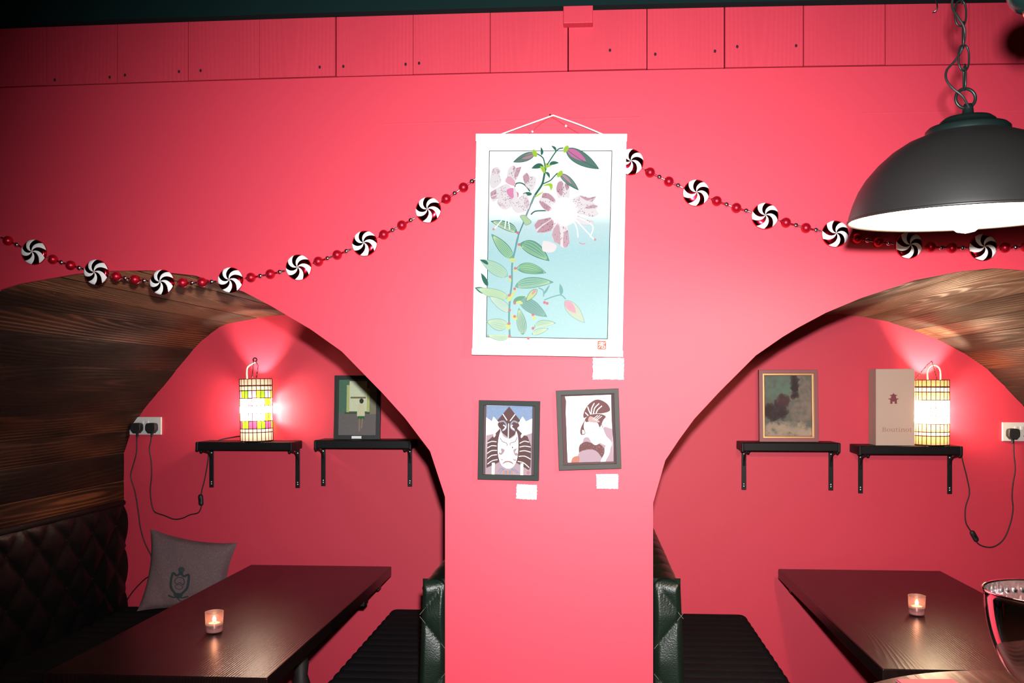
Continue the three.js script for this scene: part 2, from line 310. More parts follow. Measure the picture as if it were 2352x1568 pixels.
{
  // far left bench: deep buttoned back against the side wall of the niche
  const o = thing('bench', 'black buttoned bench along the dark left side of the left alcove', 'bench', [-2.2, 0, BACK / 2]);
  const len = 1.49, top = 1.0;
  part('back_cushion', grid(110, 40, (u, v) => { const z = -len / 2 + u * len, y = 0.42 + v * (top - 0.42), e = Math.min(1, (1 - v) * 12) ** 0.5, q = quilt(z / 0.19, y / 0.2); return [0.004 + e * (0.008 + 0.02 * q), y, z, z, y]; }), M.blackHide, o);
  part('top_roll', tube([[0.006, top, -len / 2], [0.006, top, 0], [0.006, top, len / 2]], 0.014, 10, 10), M.blackHide, o);
  const btn = new THREE.SphereGeometry(0.009, 10, 6).scale(0.5, 1, 1), rows = [];
  for (let k = 0; k < 14; k++) for (let j = 0; j < 5; j++) { const y = 0.5 + 0.1 * j, z = -0.665 + 0.095 * k + 0.0 * j; if ((k + j) % 2 === 0 && y < top - 0.03) rows.push([y, z]); }
  for (const [y, z] of rows) part('button', btn, M.blackHide, o).position.set(0.016, y, z);
  part('plinth', at(box(0.5, 0.38, len, 0.004), 0.255, 0.19, 0), M.dark, o);
  const seat = part('seat', at(box(0.55, 0.08, len, 0.03, 3), 0.28, 0.42, 0), M.seat, o);
  const ch = new THREE.CapsuleGeometry(0.04, 0.46, 6, 12).rotateZ(Math.PI / 2).scale(1, 0.9, 1.02);
  for (let k = 0; k < 18; k++) part('channel', ch, M.seat, seat).position.set(0.285, 0.485, -len / 2 + (k + 0.5) * len / 18);
}
function table(label, x0, x1, z0, z1, inset, legBack, group) {
  const o = thing('table', label, 'table', [(x0 + x1) / 2, 0, (z0 + z1) / 2], group);
  const w = x1 - x0, d = z1 - z0, t = 0.042, y = 0.75;
  part('tabletop', metricUV(at(box(w, t, d, 0.004, 3), 0, y - t / 2, 0)), M.table, o);
  part('apron', merge([bar(-w / 2 + 0.14, w / 2 - 0.14, y - t - 0.05, y - t, d / 2 - legBack - 0.01, d / 2 - legBack + 0.01)].map((g) => g)), M.tableEdge, o);
  const legShape = lathe([[0.0, 0], [0.026, 0], [0.028, 0.02], [0.018, 0.06], [0.022, 0.2], [0.027, 0.42], [0.021, 0.5], [0.031, 0.53], [0.022, 0.56], [0.026, 0.6], [0.02, 0.63], [0.032, 0.655], [0.032, y - t], [0, y - t]], 24);
  for (const sx of [-1, 1]) part('leg', legShape, M.tableEdge, o).position.set(sx * (w / 2 - inset), 0, d / 2 - legBack);
  part('wall_ledger', bar(-w / 2 + 0.05, w / 2 - 0.05, y - t - 0.06, y - t, -d / 2 - 0.02, -d / 2 + 0.03), M.tableEdge, o);
  return o;
}
const tLeft = table('long dark wooden table in the left alcove, glass candle on it, cushion behind', -1.512, -0.876, -1.345, 0.14, 0.109, 0.60);
part('catch', at(box(0.03, 0.05, 0.06, 0.003), 0.29, 0.70, -0.36), M.iron, tLeft, 'small metal catch under the table edge');
table('long dark wooden table in the right alcove, candle on it, behind the silver bowl', 0.82, 1.51, -1.395, -0.04, 0.19, 0.3);

// ================================================================ SHELVES AND WHAT STANDS ON THEM
const BRACKET = (() => {
  const bar0 = metricUV(at(box(0.021, 0.185, 0.006, 0.002), 0, -0.0925, 0.003)), armG = at(box(0.021, 0.005, 0.115, 0.002), 0, -0.0025, 0.0575);
  const brace = tube([[0, -0.075, 0.006], [0, -0.045, 0.012], [0, -0.022, 0.035], [0, -0.012, 0.07], [0, -0.006, 0.1]], 0.005, 24, 8);
  const knob = at(new THREE.SphereGeometry(0.0075, 10, 8), 0, -0.008, 0.112);
  return merge([bar0, armG, brace, knob]);
})();
const SCREW = new THREE.SphereGeometry(0.0042, 10, 6).scale(1, 1, 0.5);
function shelf(label, x0, x1, yTop, legs) {
  const o = thing('wall_shelf', label, 'shelf', [(x0 + x1) / 2, yTop - 0.04, BACK], 'black bracket shelves in the alcoves');
  const w = x1 - x0;
  part('board', at(box(w, 0.038, 0.145, 0.005, 3), 0, 0.021, 0.0735), M.shelf, o);
  for (const s of [-1, 1]) part('end_cap', at(box(0.012, 0.042, 0.03, 0.004), s * (w / 2 - 0.004), 0.019, 0.135), M.iron, o);
  for (const lx of legs) {
    const b = part('bracket', BRACKET, M.iron, o); b.position.set(lx - (x0 + x1) / 2, 0.002, 0.0005);
    for (const sy of [-0.022, -0.168, -0.158]) part('screw', SCREW, M.steel, b).position.set(0, sy, 0.0065);
  }
  return o;
}
shelf('black bracket shelf carrying the coloured glass lamp', -1.7841, -1.3414, 1.294, [-1.7756, -1.3632]);
shelf('black bracket shelf carrying the black framed window picture', -1.2376, -0.7981, 1.304, [-1.2413, -0.8333]);
shelf('black bracket shelf carrying the gilt framed painting', 0.6625, 1.0843, 1.300, [0.6963, 1.0833]);
shelf('black bracket shelf carrying the cream box and the clear shell lamp', 1.1657, 1.6009, 1.288, [1.2139, 1.6043]);

// shell lanterns: a wire cage of nine rows holding small panes round a bulb
const LR = 0.0715, NC = 24;
const ROWS = [[0.04, 0], [0.0165, 1], [0.0345, 2], [0.0345, 3], [0.0345, 4], [0.0345, 5], [0.0345, 6], [0.0215, 7], [0.031, 8]].map(([h], i) => h);   // from the base up
function lantern(label, x, y, z, colours, k, handle, tint) {
  const o = thing('table_lamp', label, 'lamp', [x, y, z]);
  const total = ROWS.reduce((a, b) => a + b, 0), ys = [0]; ROWS.forEach((h) => ys.push(ys.at(-1) + h));
  const wires = [];
  ys.forEach((yy, i) => wires.push(at(new THREE.TorusGeometry(LR, i % 8 === 0 ? 0.0026 : 0.0018, 6, 72).rotateX(Math.PI / 2), 0, yy + 0.003, 0)));
  for (let c = 0; c < NC; c++) { const a = (c + 0.5) / NC * 2 * Math.PI; wires.push(rod([Math.sin(a) * LR, 0.003, Math.cos(a) * LR], [Math.sin(a) * LR, total + 0.003, Math.cos(a) * LR], 0.0017, 6)); }
  part('wire_cage', merge(wires), M.wire, o);
  part('base', at(new THREE.CylinderGeometry(LR - 0.004, LR - 0.004, 0.005, 40), 0, 0.0028, 0), M.wire, o);
  const da = 2 * Math.PI / NC;
  ROWS.forEach((h, j) => {
    const g = new THREE.CylinderGeometry(LR, LR, h - 0.003, 2, 1, true, -da / 2 + 0.02, da - 0.04);
    for (let c = 0; c < NC; c++) { const p = part('pane', g, M.pane[colours(j, c)], o); p.position.y = ys[j] + h / 2 + 0.003; p.rotation.y = c * da; }
  });
  part('lamp_holder', at(new THREE.CylinderGeometry(0.014, 0.018, 0.085, 20), 0, 0.048, 0), M.cream, o);
  part('bulb', at(lathe([[0, -0.045], [0.012, -0.045], [0.014, -0.034], [0.026, -0.014], [0.031, 0.006], [0.027, 0.024], [0.016, 0.036], [0, 0.041]], 24), 0, 0.135, 0), M.lampBulb, o);
  const L = new THREE.PointLight(tint, k, 0, 2); L.position.set(0, 0.137, 0); L.castShadow = true; L.shadow.radius = 1.4; L.name = 'lamp_light'; o.add(L);
  handle(o, total + 0.003);
  return o;
}
const links = (pts, r, rt) => { const out = []; pts.forEach((p, i) => { if (!i) return; const a = V(...pts[i - 1]), b = V(...p), n = Math.max(1, Math.round(a.distanceTo(b) / (r * 2.6))); for (let k = 0; k < n; k++) { const c = a.clone().lerp(b, (k + 0.5) / n); const g = new THREE.TorusGeometry(r, rt, 5, 12).scale(0.65, 1.3, 1); if (k % 2) g.rotateY(Math.PI / 2); g.applyQuaternion(new THREE.Quaternion().setFromUnitVectors(V(0, 1, 0), b.clone().sub(a).normalize())); out.push(at(g, c.x, c.y, c.z)); } }); return merge(out); };
const colourRow = (j, c) => {
  const m = ((c % 4) + 4) % 4;
  if (j === 8 || j === 0 || j === 1 || j === 7) return 'beige';
  if (j === 6) return m < 2 ? 'lilac' : m === 2 ? 'yellow' : 'green';
  if (j === 2) return m < 2 ? 'pink' : m === 2 ? 'yellow' : 'green';
  if (j === 4) return 'clear';
  return c >= 4 && c < 6 ? 'yellow' : c >= 19 && c < 21 ? 'green' : c % 5 === 0 ? 'lilac' : 'clear';
};
const lampL = lantern('cylindrical lit table lamp with green, yellow and pink shell panes on a black shelf', -1.5251, 1.2945, -1.45, colourRow, 3, (o, t) => {
  part('handle', tube([[-0.037, t - 0.01, 0.01], [-0.036, t + 0.05, 0.01], [-0.03, t + 0.06, 0.01], [0.002, t + 0.079, 0.01]], 0.0042, 24, 8), M.cream, o);
  part('chain', links([[-0.002, t + 0.09, 0.014], [-0.004, t + 0.01, 0.03]], 0.0042, 0.0013), M.chain, o);
  part('chain', links([[0.006, t + 0.085, 0.014], [0.018, t + 0.06, 0.014], [0.019, t + 0.004, 0.04]], 0.0042, 0.0013), M.chain, o);
  part('hook', new THREE.TorusGeometry(0.009, 0.003, 6, 16).translate(0.002, t + 0.088, 0.01), M.chain, o);
}, rgb(1, 0.84, 0.68));
lampL.rotation.z = 0.02;
lantern('cylindrical lit table lamp with clear and amber shell panes beside the cream box', 1.4941, 1.2885, -1.45, (j) => (j === 0 || j === 8 ? 'amber' : j === 1 || j === 7 ? 'beige' : j === 2 || j === 6 ? 'amber' : 'clear'), 6, (o, t) => {
  part('handle', tube([[-0.016, t - 0.02, 0], [-0.015, t + 0.05, 0], [0.004, t + 0.066, 0], [0.024, t + 0.062, 0], [0.036, t + 0.045, 0], [0.038, t - 0.02, 0]], 0.0034, 40, 8), M.cream, o);
  part('chain', links([[-0.071, t + 0.004, 0.004], [-0.02, t + 0.066, 0.004], [0, t + 0.084, 0.004]], 0.0042, 0.0013), M.chain, o);
  part('chain', links([[0.0, t + 0.084, 0.004], [0.001, t, 0.06]], 0.003, 0.001), M.chain, o);
}, rgb(1, 0.84, 0.56));

// ---------------------------------------------------------------- prints
function canvasTex(wmm, hmm, ppm, draw) {
  const cv = document.createElement('canvas'); cv.width = Math.round(wmm * ppm); cv.height = Math.round(hmm * ppm);
  const c = cv.getContext('2d'); c.scale(ppm, ppm); c.lineJoin = c.lineCap = 'round'; draw(c);
  const t = new THREE.CanvasTexture(cv); t.colorSpace = THREE.SRGBColorSpace; t.anisotropy = 8; return t;
}
// the inks as they are on the paper: the flash overexposes them by this factor
const OVER = 2.65;
const ink = (r, g, b, k = OVER) => { const f = (v) => { v /= 255; v = v <= 0.04045 ? v / 12.92 : ((v + 0.055) / 1.055) ** 2.4; return enc(v / k); }; return `rgb(${f(r)},${f(g)},${f(b)})`; };
const PAPER = 'rgb(233,233,233)';
const poly = (c, a, fill, stroke, lw) => { c.beginPath(); for (let i = 0; i < a.length; i += 2) i ? c.lineTo(a[i], a[i + 1]) : c.moveTo(a[0], a[1]); if (fill) { c.closePath(); c.fillStyle = fill; c.fill(); } if (stroke) { c.strokeStyle = stroke; c.lineWidth = lw; c.stroke(); } };
function smooth(c, a, fill, stroke, lw, closed = true) {
  const n = a.length / 2, P = (i) => { const k = closed ? (i + n) % n : Math.min(n - 1, Math.max(0, i)); return [a[2 * k], a[2 * k + 1]]; };
  c.beginPath(); c.moveTo(...P(0));
  for (let i = 0; i < (closed ? n : n - 1); i++) { const p0 = P(i - 1), p1 = P(i), p2 = P(i + 1), p3 = P(i + 2); c.bezierCurveTo(p1[0] + (p2[0] - p0[0]) / 6, p1[1] + (p2[1] - p0[1]) / 6, p2[0] - (p3[0] - p1[0]) / 6, p2[1] - (p3[1] - p1[1]) / 6, p2[0], p2[1]); }
  if (fill) { c.fillStyle = fill; c.fill(); } if (stroke) { c.strokeStyle = stroke; c.lineWidth = lw; c.stroke(); }
}
function leaf(c, [x0, y0, x1, y1], wl, wr, fill, edge, stripes, lw = 1.2) {
  const dx = x1 - x0, dy = y1 - y0, nx = dy, ny = -dx;                  // wl bulges to the left of the way from base to tip
  const half = (w) => { c.bezierCurveTo(x0 + dx * 0.15 + nx * w * 1.15, y0 + dy * 0.15 + ny * w * 1.15, x0 + dx * 0.62 + nx * w, y0 + dy * 0.62 + ny * w, x1, y1); };
  c.beginPath(); c.moveTo(x0, y0); half(wl); c.bezierCurveTo(x0 + dx * 0.62 - nx * wr, y0 + dy * 0.62 - ny * wr, x0 + dx * 0.15 - nx * wr * 1.15, y0 + dy * 0.15 - ny * wr * 1.15, x0, y0);
  c.fillStyle = fill; c.fill(); if (edge) { c.strokeStyle = edge; c.lineWidth = lw; c.stroke(); }
  if (stripes) for (const f of [-0.72, -0.42, -0.12, 0.18, 0.48, 0.76]) { const w = f > 0 ? wl * f : wr * f; c.beginPath(); c.moveTo(x0 + dx * 0.08 + nx * w * 0.5, y0 + dy * 0.08 + ny * w * 0.5); c.bezierCurveTo(x0 + dx * 0.25 + nx * w * 1.05, y0 + dy * 0.25 + ny * w * 1.05, x0 + dx * 0.6 + nx * w * 0.9, y0 + dy * 0.6 + ny * w * 0.9, x0 + dx * 0.9 + nx * w * 0.16, y0 + dy * 0.9 + ny * w * 0.16); c.strokeStyle = stripes; c.lineWidth = lw * 1.1; c.stroke(); }
}
function drawLilies(c) {
  c.fillStyle = PAPER; c.fillRect(0, 0, 430, 630);
  const F = [37.7, 46.1, 382.2, 45.0, 379.3, 567.6, 38.5, 567.4];
  // wash that the printer graded from bare paper down to sea blue
  const g = c.createLinearGradient(0, 130, 0, 330); g.addColorStop(0, PAPER); g.addColorStop(0.25, PAPER); g.addColorStop(0.6, ink(214, 246, 248)); g.addColorStop(1, ink(186, 234, 240));
  poly(c, F, g);
  const R = rng(77); c.save(); c.beginPath(); c.moveTo(F[0], F[1]); for (let i = 2; i < 8; i += 2) c.lineTo(F[i], F[i + 1]); c.clip();
  for (let i = 0; i < 9000; i++) { const x = R() * 380 + 20, y = 220 + R() * 370; c.fillStyle = R() > 0.5 ? 'rgba(225,235,236,0.10)' : 'rgba(60,110,120,0.10)'; c.fillRect(x, y, 1.1, 1.1); }
  c.restore();
  poly(c, [...F, F[0], F[1]], null, ink(16, 60, 52), 2);
  const dk = ink(22, 112, 92), md = ink(70, 150, 130), lt = ink(150, 205, 175), ltA = ink(172, 222, 190), yl = ink(178, 226, 60), yp = ink(216, 236, 150), rd = ink(222, 130, 140), gy = ink(130, 165, 165), tl = ink(126, 190, 185);
  // lower leaves
  const st = ink(222, 242, 200);
  leaf(c, [95.9, 396.3, 16.5, 350.6], 0.22, 0.24, ltA, tl, ink(205, 238, 225));
  leaf(c, [38.8, 442.4, 3.2, 429.3], 0.28, 0.28, dk); leaf(c, [39.5, 424.8, 20.2, 387.8], 0.18, 0.2, dk); leaf(c, [40.0, 364.4, 16.6, 351.0], 0.12, 0.3, dk);
  leaf(c, [98.9, 455.1, 8.2, 431.2], 0.20, 0.16, ink(178, 226, 180), tl, st); leaf(c, [103.5, 496.2, 43.9, 453.1], 0.18, 0.26, ink(186, 226, 214), tl, ink(220, 242, 215));
  leaf(c, [99.3, 531.6, 38.3, 522.8], 0.42, 0.24, ink(176, 222, 200), tl, st); leaf(c, [104.7, 562.8, 40.0, 562.0], 0.28, 0.02, ink(176, 222, 200), tl, st);
  leaf(c, [108.7, 346.1, 48.2, 279.5], 0.20, 0.20, ink(120, 190, 160), md, ink(205, 240, 180)); leaf(c, [121.0, 374.3, 203.6, 385.8], 0.30, 0.14, ink(160, 215, 165), md, ink(90, 165, 140));
  leaf(c, [118.0, 425.3, 224.7, 411.7], 0.24, 0.10, ink(125, 190, 170), md, ink(190, 232, 195)); leaf(c, [129.5, 305.5, 211.8, 352.1], 0.34, 0.14, ink(110, 178, 150), dk, ink(180, 226, 175));
  leaf(c, [128.4, 460.5, 209.7, 509.0], 0.26, 0.22, ink(122, 180, 172), null, ink(150, 200, 192)); leaf(c, [142.0, 560.2, 128.8, 484.0], 0.20, 0.24, ink(128, 186, 178), null, ink(205, 232, 190));
  leaf(c, [112.9, 470.5, 147.9, 452.3], 0.3, 0.1, ink(110, 178, 140));
  leaf(c, [173.0, 538.1, 233.6, 525.7], 0.30, 0.06, ink(165, 216, 195), tl, ink(220, 240, 200)); leaf(c, [167.4, 557.8, 213.3, 541.3], 0.22, 0.16, ink(165, 216, 195), tl, ink(220, 240, 200));
  leaf(c, [119.2, 273.0, 46.0, 242.9], 0.10, 0.26, ink(100, 175, 150), dk, ink(225, 240, 190));
  // stem
  const stem = [202.1, 83.3, 196.1, 99.1, 193.3, 116.8, 187.4, 140.4, 168.3, 170.2, 158.9, 191.9, 147.6, 219.6, 138.3, 245.2, 125.1, 278.8, 118.7, 300.5, 115.2, 326.0];
  smooth(c, stem.slice(0, 12), null, dk, 6, false); smooth(c, stem.slice(8, 16), null, gy, 5, false); smooth(c, stem.slice(14), null, ink(80, 150, 155), 3.4, false);
  smooth(c, [123.3, 286.0, 116.1, 319.5, 108.0, 362.8, 108.0, 415.7, 103.8, 455.0, 101.9, 513.9, 104.7, 560.9], null, ink(110, 175, 180), 5, false);
  for (const a of [[196.4, 95.2, 205.9, 77.4, 228.8, 43.6, 244.4, 37.5], [196.4, 95.2, 192.1, 71.7, 186.0, 62.0, 170.1, 52.5], [189.3, 138.4, 210.7, 128.3, 220.4, 118.3, 230.0, 108.3], [159.0, 222.6, 171.6, 213.9, 201.2, 212.4]]) smooth(c, a, null, dk, 3.6, false);
  smooth(c, [110.1, 150.6, 114.8, 137.8, 128.5, 135.6, 142.3, 143.2, 153.4, 157.7], null, dk, 4, false);
  for (const [a, l, r] of [[[192.4, 89.4, 157.2, 94.9], 0.1, 0.4], [[207.4, 84.1, 234.8, 79.0], 0.35, 0.1], [[196.1, 105.5, 209.1, 122.2], 0.45, 0.0], [[184.0, 58.1, 182.6, 34.6], 0.05, 0.35], [[225.0, 45.7, 211.9, 31.2], 0.05, 0.4], [[160.4, 166.4, 133.9, 164.9], 0.25, 0.25]]) leaf(c, a, l, r, dk);
  for (const a of [[181.6, 89.6, 193.4, 91.3, 196.6, 105.0, 190.7, 107.0], [196.7, 78.0, 202.1, 84.2, 215.9, 85.1, 202.2, 92.7, 197.0, 94.9], [189.4, 143.7, 206.2, 136.0, 216.8, 138.0, 218.1, 147.5, 212.9, 156.0, 207.4, 143.4], [166.7, 177.0, 179.2, 165.1, 193.9, 159.5, 177.2, 171.5]]) smooth(c, a, yl);
  smooth(c, [128.2, 227.8, 141.8, 225.6, 149.8, 233.3, 159.9, 244.9, 144.3, 253.0, 136.2, 241.3], ink(190, 226, 170), gy, 1.2);
  for (const a of [[98.9, 347.2, 118.5, 346.9, 108.9, 358.8], [109.3, 380.4, 123.0, 380.2, 115.3, 385.2], [96.0, 404.2, 105.8, 404.0, 105.0, 413.8], [121.9, 315.5, 139.5, 314.2, 125.9, 318.3], [104.7, 449.1, 118.1, 433.2, 116.4, 445.0, 103.0, 466.8, 95.0, 459.1], [120.7, 468.4, 132.4, 464.3, 140.4, 472.0, 132.6, 474.1], [90.5, 533.7, 106.2, 533.4, 102.5, 546.2], [107.6, 504.0, 119.4, 505.7, 125.5, 516.4, 113.7, 516.6], [166.6, 508.8, 178.4, 510.6, 172.6, 519.5]]) smooth(c, a, yp);
  // flowers: white petals with blushing tips and rows of dark freckles
  const R2 = rng(31), wht = ink(252, 246, 249), tip = ink(208, 162, 176), pinkTip = ink(232, 196, 212), speck = ink(96, 40, 52), speckPink = ink(206, 84, 128);
  const bloom = (shape, tips, axis, n, hot, line = ink(228, 208, 220)) => {
    smooth(c, shape, wht, line, 0.7); c.save(); c.beginPath(); for (let i = 0; i < shape.length; i += 2) i ? c.lineTo(shape[i], shape[i + 1]) : c.moveTo(shape[0], shape[1]); c.clip();
    for (const t of tips) { c.globalAlpha = hot; smooth(c, t, hot > 0.7 ? tip : pinkTip); c.globalAlpha = 1; }
    const [x0, y0, x1, y1] = axis, dx = x1 - x0, dy = y1 - y0; c.strokeStyle = wht; c.lineWidth = 2.4; c.beginPath(); c.moveTo(x0, y0); c.lineTo(x0 + dx * 0.95, y0 + dy * 0.95); c.stroke();
    for (let i = 0; i < n; i++) { const t = 0.2 + 0.76 * R2(), f = (R2() - 0.5) * 0.62, px = x0 + dx * t + dy * f, py = y0 + dy * t - dx * f; c.strokeStyle = R2() > 0.25 ? speck : speckPink; c.lineWidth = 1.0; c.beginPath(); c.moveTo(px, py); c.lineTo(px + dx * 0.025 - dy * f * 0.02, py + dy * 0.025); c.stroke(); }
    c.restore();
  };
  bloom([45.4, 102.6, 50.6, 94.5, 61.2, 91.7, 69.4, 102.2, 66.9, 112.9, 72.6, 131.5, 51.6, 150.5, 40.7, 137.3], [[45.4, 102.6, 51.9, 94.5, 69.4, 102.2, 61.5, 110.3]], [72.7, 139.4, 53.2, 94.5], 14, 0.6);
  bloom([133.7, 117.1, 144.1, 106.7, 152.3, 115.4, 168.4, 119.1, 170.0, 135.1, 161.0, 155.2, 147.6, 148.8, 138.0, 135.6], [[133.7, 117.1, 144.1, 106.7, 152.4, 122.1, 147.4, 138.1, 137.9, 133.0]], [131.7, 154.4, 162.9, 113.9], 30, 0.9);
  bloom([88.3, 117.9, 93.3, 96.4, 106.4, 86.9, 114.6, 93.4, 128.4, 90.5, 122.8, 109.3, 112.6, 130.8, 102.0, 136.3, 83.2, 131.3], [[106.4, 86.9, 114.6, 93.4, 128.4, 90.5, 120.3, 114.6, 109.7, 117.5]], [99.5, 144.3, 114.5, 88.1], 34, 0.8);
  bloom([43.8, 161.3, 67.5, 147.5, 88.7, 139.2, 102.3, 154.9, 89.4, 176.5, 68.0, 176.9, 52.2, 187.8, 42.7, 174.6], [[43.8, 161.3, 56.9, 153.1, 60.0, 174.3, 46.8, 179.9]], [102.3, 152.3, 44.0, 174.6], 40, 0.8);
  bloom([65.4, 179.6, 86.3, 152.5, 105.2, 165.5, 111.0, 192.1, 89.9, 208.5, 73.9, 206.1, 63.0, 192.9], [[68.4, 198.2, 79.0, 192.7, 87.2, 205.8]], [102.2, 149.6, 73.9, 206.1], 46, 0.5);
  bloom([105.4, 176.2, 121.4, 178.6, 142.5, 164.9, 154.2, 191.3, 148.7, 210.1, 122.1, 218.6, 105.9, 205.5], [[142.7, 175.5, 154.2, 191.3, 145.9, 204.8, 137.7, 191.6]], [110.5, 165.4, 146.0, 212.8], 46, 0.6);
  smooth(c, [91.0, 120.5, 99.0, 117.7, 112.6, 133.4, 110.1, 144.1, 88.7, 136.5, 85.8, 125.9], ink(248, 190, 214)); smooth(c, [89.0, 155.2, 106.2, 149.5, 110.5, 165.4, 105.4, 178.9, 91.9, 168.4], ink(244, 150, 196)); smooth(c, [117.1, 160.0, 122.5, 165.2, 121.4, 175.9, 117.3, 173.3], ink(232, 130, 170));
  smooth(c, [110.1, 144.1, 118.5, 165.3, 118.8, 181.3, 110.8, 178.8, 107.8, 160.2], wht);
  bloom([227.7, 152.7, 232.6, 134.0, 243.2, 128.5, 252.7, 136.8, 262.4, 128.7, 264.9, 146.8, 263.0, 189.4, 244.5, 197.8, 233.4, 174.0], [[229.0, 152.7, 232.6, 134.0, 243.3, 131.1, 250.2, 147.0, 244.0, 169.8, 234.5, 163.3], [252.7, 137.6, 262.4, 128.7, 264.4, 146.8, 257.0, 154.9]], [248.8, 213.7, 247.3, 133.7], 40, 0.95);
  bloom([268.3, 186.7, 281.4, 175.8, 300.0, 168.8, 318.8, 175.7, 340.0, 172.1, 331.7, 185.6, 335.1, 193.5, 308.5, 198.0, 273.9, 205.2], [[294.6, 170.2, 318.8, 175.7, 340.0, 172.1, 330.9, 185.6, 310.9, 181.9]], [250.1, 213.7, 340.1, 176.1], 40, 0.9);
  bloom([271.3, 205.3, 308.4, 195.3, 329.7, 193.6, 345.8, 198.7, 340.7, 209.4, 346.8, 220.0, 330.4, 228.8, 303.6, 222.0, 271.5, 218.6], [[311.2, 203.3, 332.4, 194.9, 345.8, 199.2, 324.7, 207.0]], [252.8, 216.3, 345.9, 204.0], 40, 0.8);
  bloom([268.8, 218.7, 309.1, 233.9, 333.8, 242.0, 328.1, 250.1, 304.1, 250.0, 269.2, 237.3], [[317.2, 239.1, 333.3, 242.1, 325.4, 247.0]], [252.8, 218.9, 333.3, 245.5], 20, 0.4);
  bloom([229.1, 235.3, 218.8, 280.8, 225.5, 299.4, 233.0, 301.9, 241.1, 307.1, 246.5, 313.7, 259.9, 314.8, 268.2, 301.3, 265.1, 280.0, 258.5, 234.8], [[218.8, 280.8, 229.2, 240.7, 238.8, 253.8, 242.4, 307.1, 226.3, 299.4], [250.5, 308.3, 252.5, 272.3, 265.0, 272.0, 268.2, 301.3, 259.4, 314.8]], [248.9, 221.7, 247.1, 312.3], 46, 0.75);
  bloom([231.7, 227.3, 202.4, 233.7, 179.1, 238.9, 168.1, 252.9, 174.2, 265.6, 176.5, 273.6, 197.8, 273.2, 216.4, 268.1, 232.0, 248.6], [[169.4, 252.9, 179.9, 238.9, 211.7, 231.7, 211.9, 239.6, 189.4, 252.0, 176.3, 265.6], [176.5, 273.1, 192.1, 254.7, 221.2, 238.1, 216.4, 266.2, 195.2, 273.8]], [244.8, 216.4, 172.4, 267.0], 46, 1);
  bloom([233.9, 203.3, 224.1, 176.8, 206.5, 163.8, 191.0, 163.5, 188.0, 172.6, 180.3, 186.9, 188.5, 201.4, 202.1, 213.2, 231.5, 216.6], [[187.5, 174.8, 191.0, 164.0, 209.2, 165.3, 225.5, 182.1, 229.7, 194.0, 206.8, 179.8], [180.8, 186.9, 196.3, 190.6, 219.3, 208.9, 203.4, 211.8, 188.5, 200.9]], [244.8, 213.7, 182.8, 177.5], 40, 1);
  { const g2 = [250.1, 215.0], rg = c.createRadialGradient(g2[0], g2[1], 6, g2[0], g2[1], 42); rg.addColorStop(0, 'rgba(236,236,236,1)'); rg.addColorStop(0.6, 'rgba(236,236,236,0.9)'); rg.addColorStop(1, 'rgba(236,236,236,0)'); c.fillStyle = rg; c.beginPath(); c.arc(g2[0], g2[1], 42, 0, 7); c.fill(); for (let i = 0; i < 30; i++) { const a = R2() * 7, q = 10 + 30 * R2(); c.fillStyle = speck; c.fillRect(g2[0] + Math.cos(a) * q, g2[1] + Math.sin(a) * q, 1.2, 0.9); } }
  smooth(c, [193.0, 300.0, 203.6, 297.1, 230.4, 307.3, 228.0, 323.3, 214.8, 328.9, 193.4, 323.9], wht);
  for (const a of [[277.0, 229.2, 306.9, 260.6, 336.9, 292.1], [274.4, 231.9, 288.3, 261.0, 291.4, 284.9], [279.7, 226.5, 330.8, 252.2, 326.0, 284.3], [90.0, 211.1, 77.1, 238.0, 55.0, 265.0], [92.7, 211.1, 87.9, 240.5, 85.6, 261.8], [95.3, 211.0, 95.9, 243.0, 99.0, 264.3]]) smooth(c, a, null, PAPER, 2.6, false);
  for (const a of [[339.5, 292.1], [53.6, 265.1]]) { c.fillStyle = ink(226, 170, 170); c.beginPath(); c.arc(a[0], a[1], 3.6, 0, 7); c.fill(); }
  smooth(c, [295.7, 300.8, 305.1, 304.7, 311.7, 303.2], null, ink(226, 170, 185), 2.4, false);
  // buds
  const bud = (a, l, r, base, tip, blush, cal) => { leaf(c, a, l, r, tip, dk, null, 1.6); const [x0, y0, x1, y1] = a, dx = x1 - x0, dy = y1 - y0; leaf(c, [x0 + dx * 0.03, y0 + dy * 0.03, x0 + dx * 0.62, y0 + dy * 0.62], l * 1.15, r * 0.9, blush); c.strokeStyle = dk; c.lineWidth = 1.4; c.beginPath(); c.moveTo(x0, y0); c.bezierCurveTo(x0 + dx * 0.3 - dy * 0.04, y0 + dy * 0.3 + dx * 0.04, x0 + dx * 0.6 - dy * 0.06, y0 + dy * 0.6 + dx * 0.06, x1, y1); c.stroke(); if (cal) { c.fillStyle = yl; c.beginPath(); c.ellipse(x0, y0, 6.4, 11, Math.atan2(dy, dx), 0, 7); c.fill(); } };
  bud([165.8, 52.5, 106.3, 77.0], 0.22, 0.2, 0, ink(110, 140, 130), ink(190, 150, 160), 1); bud([253.6, 40.3, 346.6, 95.2], 0.2, 0.22, 0, ink(90, 135, 122), ink(226, 120, 180), 1); bud([237.6, 109.9, 290.4, 154.3], 0.2, 0.14, 0, ink(120, 150, 140), ink(196, 160, 170), 1);
  leaf(c, [258.6, 463.0, 314.3, 523.3], 0.24, 0.24, ink(205, 226, 205), ink(140, 190, 195)); leaf(c, [259.9, 464.3, 289.9, 497.1], 0.3, 0.3, ink(240, 178, 196));
  leaf(c, [179.3, 432.4, 149.3, 466.3], 0.2, 0.26, ink(205, 226, 160), md); leaf(c, [176.7, 433.8, 164.9, 447.3], 0.2, 0.3, ink(232, 160, 180));
